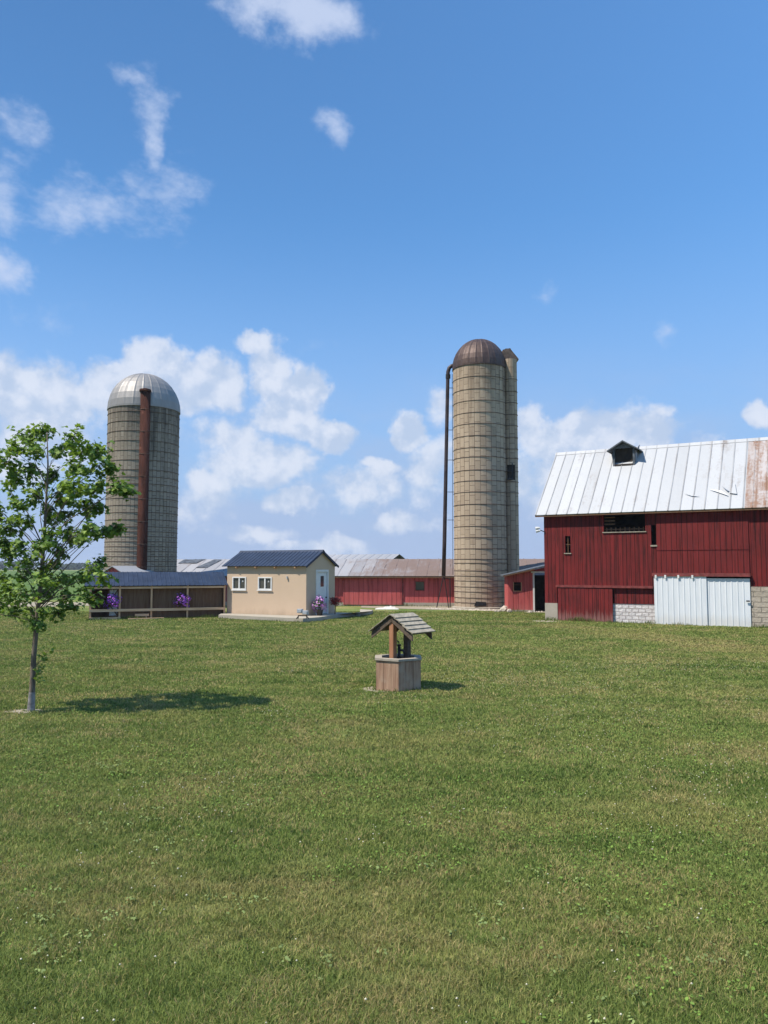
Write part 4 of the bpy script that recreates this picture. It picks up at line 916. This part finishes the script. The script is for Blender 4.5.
# gravel apron along the barns
pts = [(-1.5, 50.3), (3.0, 47.9), (6.0, 47.2), (8.2, 44.8), (9.6, 44.6), (9.6, 52.5), (-1.5, 52.6)]
sheet_obj('gravel_apron', pts, 0.014, M['soil'])
q = random.Random(17); b = MB()
for k in range(260):
    x = q.uniform(2.6, 9.2); y = max(44.9, 48.6 - max(0, x-2.6)*0.50) + q.random()**2*1.1; s = q.uniform(0.03, 0.10)
    if (x-RS.x)**2 + (y-RS.y)**2 < (r_rs+0.1)**2 or (x > LT.x-0.05 and y > LT.y-0.1): continue
    b.add([(x-s,y-s*.7,0),(x+s,y-s*.8,0),(x+s*.8,y+s*.8,0),(x-s*.8,y+s*.7,0),(x+q.uniform(-.3,.3)*s,y,s*q.uniform(.6,1.1))], [(0,1,4),(1,2,4),(2,3,4),(3,0,4)])
o = b.build('gravel', M['rock']); o['kind'] = 'stuff'

# ------------------------------------------------------------------ wishing well
wl = empty('wishing_well', (WELL.x, WELL.y, 0), 0, 'hexagonal wooden wishing well with a shingled gable roof on the lawn', 'wishing well')
RW, HW = 0.545, 0.64
hexp = [Vector((RW*math.cos(R(-90+60*k)), RW*math.sin(R(-90+60*k)), 0)) for k in range(6)]
for k in range(6):
    a, c_ = hexp[k], hexp[(k+1) % 6]; b = MB(); mid = (a+c_)/2; nrm = mid.normalized()
    for j in range(3):
        p0 = a.lerp(c_, j/3+0.008); p1 = a.lerp(c_, (j+1)/3-0.008); d = nrm*(-0.03); hz = HW - rng.uniform(0, 0.012)
        off = nrm*rng.uniform(-0.006, 0.006)
        b.prism([p0+off, p1+off, p1+off+d, p0+off+d], (0, 0, hz))
    b.build('side_panel', M['well_wood'], wl)
b = MB()
for k in range(6):
    a, c_ = hexp[k], hexp[(k+1) % 6]; b.prism([a*1.05+Vector((0,0,HW)), c_*1.05+Vector((0,0,HW)), c_*0.74+Vector((0,0,HW)), a*0.74+Vector((0,0,HW))], (0, 0, 0.045))
b.build('coping', M['well_cap'], wl)
b = MB(); b.add([tuple(p*0.97 + Vector((0,0,HW-0.25))) for p in hexp], [(0,1,2,3,4,5)]); b.build('inner_floor', M['dark'], wl)
PHI = R(41); rd = Vector((math.sin(PHI), math.cos(PHI), 0)); sd = Vector((math.cos(PHI), -math.sin(PHI), 0)); UZ = Vector((0,0,1))
ZR = P(391.5, 615.0, WELL.y - 0.3).z; WH, RISE, RL = 0.575, 0.375, 0.32
RO = Vector((0.075, 0, 0))
for s, mt, lab in ((-1, 'well_post', 'red brown front roof post'), (1, 'well_dark', 'darker rear roof post')):
    p = rd*(0.24*s) + RO*0.6; b = MB(); b.bar(p + UZ*(HW-0.25), p + UZ*(ZR-0.10), 0.115, 0.115, rd); b.build('post', M[mt], wl, label=lab)
def slope_pt(s, t, along, lift=0.0):
    n = (sd*s*RISE + UZ*WH).normalized(); return RO + sd*(s*WH*t) + rd*along + UZ*(ZR - RISE*t) + n*lift
rfw = MB()
for s in (-1, 1):
    q = [slope_pt(s, 0.0, -RL), slope_pt(s, 1.0, -RL), slope_pt(s, 1.0, RL), slope_pt(s, 0.0, RL)]
    n = (sd*s*RISE + UZ*WH).normalized(); rfw.prism([p - n*0.02 for p in q], n*0.018)
ro = rfw.build('roof', M['well_dark'], wl)
for s in (-1, 1):
    for k in range(5):
        t0, t1 = k/5 - 0.02, (k+1)/5 + 0.05; n = (sd*s*RISE + UZ*WH).normalized(); j1, j2 = rng.uniform(0, 0.03), rng.uniform(0, 0.03)
        lf = 0.034 if s > 0 else 0.016
        q = [slope_pt(s, max(0, t0), -RL-0.05-j1, 0.004), slope_pt(s, t1, -RL-0.05-j1, lf), slope_pt(s, t1, RL+0.05+j2, lf), slope_pt(s, max(0, t0), RL+0.05+j2, 0.004)]
        b = MB(); b.prism(q, n*(0.022 if s > 0 else 0.012)); b.build('shingle_board', M['well_grey'], ro)
for e in (-1, 1):
    for s in (-1, 1):
        b = MB(); q = [slope_pt(s, 0.0, e*(RL-0.01), -0.03), slope_pt(s, 1.02, e*(RL-0.01), -0.03), slope_pt(s, 1.02, e*(RL-0.01), -0.03)-UZ*0.12, slope_pt(s, 0.0, e*(RL-0.01), -0.03)-UZ*0.11]
        b.prism(q, rd*(e*0.03)); b.build('bargeboard', M['well_dark'], ro)
b = MB(); b.bar(RO + rd*(-RL) + UZ*(ZR-0.09), RO + rd*RL + UZ*(ZR-0.09), 0.06, 0.08); b.build('ridge_beam', M['well_dark'], ro)
hp = MB(); hp.tube([(0.02,-0.06,HW-0.2),(0.02,-0.06,HW+0.28)], 0.034, 10); hp.tube([(0.02,-0.06,HW+0.28),(0.02,-0.06,HW+0.31)], 0.05, 10); hp.tube([(0.02,-0.06,HW+0.2),(0.02,-0.06,HW+0.36)],0.012,6); pm = hp.build('hand_pump', M['black'], wl, True)
b = MB(); b.tube([(0.02,-0.06,HW+0.18),(0.10,-0.10,HW+0.19),(0.13,-0.12,HW+0.12)], [0.026,0.022,0.024], 8); b.build('spout', M['black'], pm, True)
b = MB(); b.tube([(0.02,-0.06,HW+0.36),(-0.05,-0.06,HW+0.40),(-0.13,-0.05,HW+0.39),(-0.20,-0.04,HW+0.33)], 0.013, 6); b.build('handle', M['black'], pm)

# ------------------------------------------------------------------ young maple
TY = TREE.y
tree = empty('maple_tree', (TREE.x, TREE.y, 0), 0, 'young maple tree with an airy green crown and slim grey trunk', 'tree')
def T(px, py, dy=0.0): return P(px, py, TY + dy) - TREE
axis = [Vector((0,0,0)), T(32.2,690,0), T(33.5,660,.02), T(36.5,625,.03), T(40,590,.0), T(43.5,550,-.05), T(46,505,.0), T(48,465,.05), T(47,432,.02)]
arad = [0.066, 0.052, 0.046, 0.042, 0.036, 0.029, 0.022, 0.015, 0.007]
def trunk_at(z):
    for i in range(len(axis)-1):
        if axis[i].z <= z <= axis[i+1].z:
            t = (z-axis[i].z)/(axis[i+1].z-axis[i].z); return axis[i].lerp(axis[i+1], t), arad[i]*(1-t)+arad[i+1]*t
    return axis[-1], arad[-1]
CLU = [(24,436,13),(45,432,12),(73,440,13),(14,450,13),(34,452,14),(60,452,14),(84,450,13),(100,452,9),(6,462,12),(28,470,14),(52,478,10),(75,470,15),(95,470,14),(112,470,10),(118,487,10),(128,492,6),
       (100,488,13),(80,490,15),(60,500,13),(38,496,14),(16,480,11),(45,516,13),(65,518,13),(85,505,10),(100,508,7),(50,535,10),(70,536,8),(60,552,9),(40,545,7),(84,538,8),(100,533,8),(112,531,7),(90,528,7),(119,528,4),
       (8,528,15),(24,522,10),(-6,515,14),(-12,470,16),(-14,540,15),(4,545,9),(-24,500,15),(30,560,11),(44,572,12),(22,575,11),(8,558,8),(-4,580,12),(10,592,14),(28,596,14),(48,592,13),(62,580,11),(78,576,12),(92,570,9),(101,562,7),(104,577,7),
       (66,598,10),(82,594,9),(94,600,6),(46,610,11),(28,614,10),(12,612,9),(-6,604,13),(-20,585,12),(60,614,6),(36,624,7),(-14,618,9),(72,608,5),(20,505,8),(54,564,8),(20,545,7),(68,485,9),(42,580,10)]
br = MB(); leaves = []; q = random.Random(23)
for (px, py, rp) in CLU:
    ctr_x = 42; hw_ = 75*(1 - abs((py-520)/150)**2*0.45); ext = math.sqrt(max(0.08, 1 - min(1, abs((px-ctr_x)/90))**2))
    dy = q.uniform(-1, 1)*0.72*ext
    c_ = T(px, py, dy); r_ = rp*TY/773*1.04
    hd = math.hypot(c_.x - axis[5].x, c_.y)
    zb_ = max(1.55 + q.random()*0.55, c_.z - q.uniform(0.5, 0.95)*hd - 0.2); p0, r0 = trunk_at(zb_)
    m1 = p0.lerp(c_, 0.35) + Vector((q.uniform(-.08,.08), q.uniform(-.08,.08), 0.10*hd)); m2 = p0.lerp(c_, 0.7) + Vector((q.uniform(-.08,.08), q.uniform(-.08,.08), 0.10*hd))
    rr = min(r0*0.45, 0.005 + 0.006*hd); br.tube([p0, m1, m2, c_], [rr, rr*0.75, rr*0.5, rr*0.25], 6, False)
    nt = 7 if py < 560 else 6
    for k in range(nt):
        d = Vector((q.gauss(0,1), q.gauss(0,1), q.gauss(0.35,0.8))).normalized(); L = r_*q.uniform(0.55, 1.25); e = c_ + d*L
        s0 = m2.lerp(c_, q.uniform(0.5, 1.0)); br.tube([s0, s0.lerp(e, 0.5) + Vector((0,0,0.02)), e], [0.006, 0.004, 0.0025], 4, False)
        nl_ = int((9 + rp*1.0)*(0.95 if py < 560 else 0.72))
        for j in range(nl_):
            t = q.uniform(0.25, 1.12); p = s0.lerp(e, t) + Vector((q.gauss(0,.048), q.gauss(0,.048), q.gauss(-.02,.045)))
            nn = Vector((q.gauss(0,.55), q.gauss(0,.55), 0.75)) + d*0.5
            leaves.append((p, nn, q.uniform(0.065, 0.118), min(1, max(0, q.gauss(0.45, 0.27)))))
b = MB(); b.tube(axis, arad, 12); trk = b.build('trunk', M['bark'], tree, True)
br.build('branches', M['bark'], trk, True)
leaf_cloud('crown', M['leaf'], leaves, tree, 'leaf')
b = MB(); b.tube([(0.0,-0.004,0.0), axis[1]*0.5, axis[1]*0.9], [0.070, 0.060, 0.055], 12, False); b.build('trunk_guard', M['guard'], trk, True)
it = []; sb = MB(); q = random.Random(3); s0, _ = trunk_at(T(33, 668).z)
for (px, py) in ((41,652),(46,655),(44,662),(39,668),(42,675),(38,680),(48,650)):
    e = T(px, py, -0.05); sb.tube([s0, s0.lerp(e, .5)+Vector((0.03,0,0)), e], [0.006,0.004,0.003], 4, False)
    for j in range(9): it.append((e + Vector((q.gauss(0,.05), q.gauss(0,.05), q.gauss(0,.06))), Vector((q.gauss(0,.6), q.gauss(0,.6), .7)), q.uniform(0.05, 0.09), q.uniform(0.2, 0.9)))
o = sb.build('sprout', M['bark'], tree); leaf_cloud('sprout_leaves', M['leaf'], it, o, 'leaf')

# ------------------------------------------------------------------ distant wood
q = random.Random(41); it = []
for k in range(520):
    x = -760 + k*2.9 + q.uniform(-2, 2); y = 720 + 60*math.sin(k*0.05) + q.uniform(-15, 15); hgt = q.uniform(6.0, 8.5) + 1.4*math.sin(k*0.11) + 0.8*math.sin(k*0.37)
    for j in range(60):
        zz = hgt*q.random()**0.85; it.append((Vector((x + q.gauss(0, 2.6), y + q.gauss(0, 3), zz)), Vector((q.gauss(0,.6), -0.7+q.gauss(0,.5), .6)), q.uniform(1.6, 3.4), q.random()))
o = leaf_cloud('treeline', M['far_leaf'], it, None, 'oval'); tag(o, kind='stuff')

# ------------------------------------------------------------------ turf: blades, clover, weeds
def wedge(n, y0, y1, mx=1.14, side=0.8, p=2.0):
    y = (nrg.random(n)*(y1**p - y0**p) + y0**p)**(1/p); x = (nrg.random(n)*2-1)*(0.4967*mx*y + side); return x, y
LOCK = [(WELL.x, WELL.y, 0.50), (TREE.x, TREE.y, 0.10)]
SOIL = [(TREE.x-0.06, TREE.y-0.03, 0.27, 0.2), (WELL.x-0.3, WELL.y-0.1, 0.48, 0.42), (g.x, g.y, 0.6, 0.7)]
def inside(poly, x, y):
    r = np.zeros(len(x), bool); n = len(poly)
    for i in range(n):
        x0, y0 = poly[i][:2]; x1, y1 = poly[(i+1) % n][:2]
        c_ = ((y0 > y) != (y1 > y)) & (x < (x1-x0)*(y-y0)/(y1-y0+1e-12)+x0); r ^= c_
    return r
NOGO = [sl_pts, pts,
        [tuple(FB.w(-0.1,-0.18,0))[:2], tuple(FB.w(LEN,-0.18,0))[:2], tuple(FB.w(LEN,2*HALF,0))[:2], tuple(FB.w(-0.1,2*HALF,0))[:2]],
        [tuple(FP.w(0,-0.05,0))[:2], tuple(FP.w(PL,-0.05,0))[:2], tuple(FP.w(PL,PD,0))[:2], tuple(FP.w(0,PD,0))[:2]]]
def keep(x, y):
    k = np.ones(len(x), bool)
    for (cx, cy, r) in LOCK: k &= (x-cx)**2 + (y-cy)**2 > r*r
    for (cx, cy, rx, ry) in SOIL: k &= (((x-cx)/rx)**2 + ((y-cy)/ry)**2 > 1) | (nrg.random(len(x)) < 0.12)
    for poly in NOGO: k &= ~inside(poly, x, y)
    return k
def smooth_noise(x, y, sc, seed):
    r = np.random.default_rng(seed); tab = r.random((64, 64)); X = x*sc; Y = y*sc
    i = np.floor(X).astype(int); j = np.floor(Y).astype(int); u = X-i; v_ = Y-j; u = u*u*(3-2*u); v_ = v_*v_*(3-2*v_)
    g_ = lambda a, b: tab[a % 64, b % 64]
    return (g_(i,j)*(1-u)+g_(i+1,j)*u)*(1-v_) + (g_(i,j+1)*(1-u)+g_(i+1,j+1)*u)*v_
def blades(bands):
    Vs = []; Ts = []
    for (n, y0, y1, h0, h1, w0) in bands:
        x, y = wedge(n, y0, y1, p=0.12); k = keep(x, y); x = x[k]; y = y[k]; n = len(x)
        cl = smooth_noise(x, y, 3.1, 3)*0.6 + smooth_noise(x, y, 11.0, 4)*0.4
        kk = nrg.random(n) < 0.35 + 1.1*cl; x = x[kk]; y = y[kk]; cl = cl[kk]; n = len(x)
        h = (h0 + (h1-h0)*nrg.random(n))*(0.6 + 0.8*cl); wd = np.minimum(0.036, w0*(y/5.0)**1.05)*(0.6 + 0.8*nrg.random(n)); a = nrg.random(n)*2*np.pi; ln = h*(0.2 + 0.9*nrg.random(n)); la = nrg.random(n)*2*np.pi
        px_, py_ = np.cos(a)*wd/2, np.sin(a)*wd/2; lx, ly = np.cos(la)*ln, np.sin(la)*ln
        B0 = np.stack([x-px_, y-py_, np.zeros(n)], 1); B1 = np.stack([x+px_, y+py_, np.zeros(n)], 1)
        M0 = np.stack([x-px_*.8+lx*.35, y-py_*.8+ly*.35, h*.62], 1); M1 = np.stack([x+px_*.8+lx*.35, y+py_*.8+ly*.35, h*.62], 1); T_ = np.stack([x+lx, y+ly, h*(1-0.25*nrg.random(n))], 1)
        Vs.append(np.stack([B0, B1, M1, M0, T_], 1))
        t = np.zeros((n, 2)); t[:, 0] = nrg.random(n); dry = smooth_noise(x, y, 0.9, 8)*0.5 + smooth_noise(x, y, 4.0, 9)*0.5
        t[:, 1] = np.where(nrg.random(n) < 0.07 + 0.60*np.clip(dry-0.45, 0, 1)*2, 0.5 + 0.5*nrg.random(n), 0.0); Ts.append(t)
    V = np.concatenate(Vs); t = np.concatenate(Ts); n = len(V)
    me = bpy.data.meshes.new('grass'); me.vertices.add(n*5); me.vertices.foreach_set('co', V.reshape(-1).astype(np.float32))
    base = (np.arange(n)*5)[:, None]; li = np.concatenate([base + np.array([[0,1,2,3]]), base + np.array([[3,2,4]])], 1).reshape(-1).astype(np.int32)
    me.loops.add(len(li)); me.loops.foreach_set('vertex_index', li)
    ls = np.stack([np.arange(n)*7, np.arange(n)*7+4], 1).reshape(-1).astype(np.int32); me.polygons.add(2*n); me.polygons.foreach_set('loop_start', ls)
    at = me.attributes.new('tone', 'FLOAT_COLOR', 'POINT'); c_ = np.zeros((n, 5, 4), np.float32); c_[:, :, 0] = t[:, None, 0]; c_[:, :, 1] = t[:, None, 1]; c_[:, :, 3] = 1; at.data.foreach_set('color', c_.reshape(-1))
    me.update(calc_edges=True); me.materials.append(M['blade'])
    o = bpy.data.objects.new('grass', me); COL.objects.link(o); o['kind'] = 'stuff'; return n
NB = blades([(2000000, 3.3, 46.0, 0.028, 0.060, 0.0042)])
# clover: leaves and white heads
x, y = wedge(26000, 3.4, 15.0); k = keep(x, y) & (smooth_noise(x, y, 0.55, 21)*0.6 + smooth_noise(x, y, 2.2, 22)*0.4 > 0.54); x = x[k]; y = y[k]
it = [(Vector((x[i], y[i], nrg.uniform(0.025, 0.06))), Vector((nrg.normal(0,.35), nrg.normal(0,.35), 1)), nrg.uniform(0.014, 0.027), nrg.random()) for i in range(len(x))]
o = leaf_cloud('clover_leaves', M['clover_leaf'], it, None, 'flower'); tag(o, kind='stuff')
x, y = wedge(4600, 3.4, 22.0); pr0 = smooth_noise(x, y, 0.5, 31)*0.6 + smooth_noise(x, y, 1.7, 32)*0.4; k = keep(x, y) & (pr0 + 0.16*np.clip(x/5, -1, 1) > 0.60); x = x[k]; y = y[k]
b = MB(); OCT = [(1,0,0),(-1,0,0),(0,1,0),(0,-1,0),(0,0,1),(0,0,-1)]; OF = [(0,2,4),(2,1,4),(1,3,4),(3,0,4),(2,0,5),(1,2,5),(3,1,5),(0,3,5)]
for i in range(len(x)):
    r_ = rng.uniform(0.0055, 0.0105); z_ = rng.uniform(0.045, 0.075); b.add([(x[i]+p[0]*r_, y[i]+p[1]*r_, z_+p[2]*r_*0.9) for p in OCT], OF)
o = b.build('clover_heads', M['clover_head'], None, True); tag(o, kind='stuff')
# broad-leaved weeds
it = []; q = random.Random(77); spots = [(105,768,14),(210,770,8),(155,770,6),(240,808,10),(150,815,8),(165,850,10),(60,915,12),(115,925,12),(50,960,12),(700,960,8),(560,890,8),(620,930,8),(690,780,6),(345,735,8),(470,920,8),(95,830,8),(240,905,8),(320,965,7),(600,1000,10),(420,870,6)]
for (px, py, n) in spots:
    g_ = G(px, py)
    for k in range(n):
        cx, cy = g_.x + q.gauss(0, .16), g_.y + q.gauss(0, .20)
        for j in range(7):
            t = q.uniform(0, 6.28); L = q.uniform(0.015, 0.05); it.append((Vector((cx+math.cos(t)*L, cy+math.sin(t)*L, q.uniform(.03,.07))), Vector((math.cos(t)*.5, math.sin(t)*.5, 1)), q.uniform(0.015, 0.034), q.random()))
o = leaf_cloud('weeds', M['weed'], it, None, 'oval'); tag(o, kind='stuff')
# longer grass the mower leaves along walls, slab, well and tree
def fringe(lines):
    b = MB(); q = random.Random(5)
    for (x0, y0, x1, y1, dens, h) in lines:
        L = math.hypot(x1-x0, y1-y0)
        for k in range(int(L*dens)):
            t = q.random(); clump = 0.5 + 0.9*abs(math.sin(t*L*1.7 + x0)*math.sin(t*L*0.63 + y0))
            x = x0+(x1-x0)*t + q.gauss(0, .04); y = y0+(y1-y0)*t + q.gauss(0, .04) - 0.03; hh = h*clump*q.uniform(0.4, 1.15); a = q.uniform(0, 6.28); wd = q.uniform(0.008, 0.018) * (1 if y > 25 else 0.5); l = hh*q.uniform(0.1, 0.6); la = q.uniform(0, 6.28)
            c_, s_ = math.cos(a)*wd, math.sin(a)*wd
            b.add([(x-c_, y-s_, 0), (x+c_, y+s_, 0), (x+math.cos(la)*l*.4, y+math.sin(la)*l*.4, hh*.6), (x+math.cos(la)*l, y+math.sin(la)*l, hh)], [(0,1,2), (1,3,2)])
    o = b.build('tall_grass', M['blade']); o['kind'] = 'stuff'
def fl(F, x0, x1, y, dens, h): a_ = F.w(x0, y, 0); c_ = F.w(x1, y, 0); return (a_.x, a_.y, c_.x, c_.y, dens, h)
lines = [fl(FB, -0.1, u_blk1, -0.14, 130, 0.20), fl(FB, u_blk1, uB, -0.26, 60, 0.12), fl(FB, uB, LEN, -0.12, 130, 0.22), fl(FP, -0.1, PL, -0.12, 120, 0.16), fl(FP, -0.2, -0.2, 0.0, 10, 0.2), fl(FO, FO.u(338), FO.u(455), -0.15, 60, 0.20), fl(FL, 0.1, uw, -0.1, 60, 0.16)]
for i in range(3): lines.append((*sl_pts[i], *sl_pts[i+1], 110, 0.11))
hx = [p*1.04 + WELL for p in hexp]
for i in range(6): lines.append((hx[i].x, hx[i].y, hx[(i+1) % 6].x, hx[(i+1) % 6].y, 160, 0.10))
lines += [(TREE.x-0.09, TREE.y-0.03, TREE.x+0.12, TREE.y-0.05, 170, 0.10)]
fringe(lines)
print('blades', NB)
SC.cycles.max_bounces = 6; SC.cycles.transparent_max_bounces = 8; SC.cycles.use_denoising = True
# the summer air: a thin even haze round the whole farm
hz = MB(); hz.box(-2500, 2500, -300, 2500, -1.0, 24.0)
m = NT('haze'); pv = m.n('ShaderNodeVolumePrincipled'); pv.inputs['Color'].default_value = (0.80, 0.88, 1.0, 1); pv.inputs['Density'].default_value = 0.00022; pv.inputs['Anisotropy'].default_value = 0.2
m.t.links.new(pv.outputs[0], m.out.inputs['Volume'])
o = hz.build('haze', m.m); o['kind'] = 'stuff'
SC.cycles.volume_bounces = 0
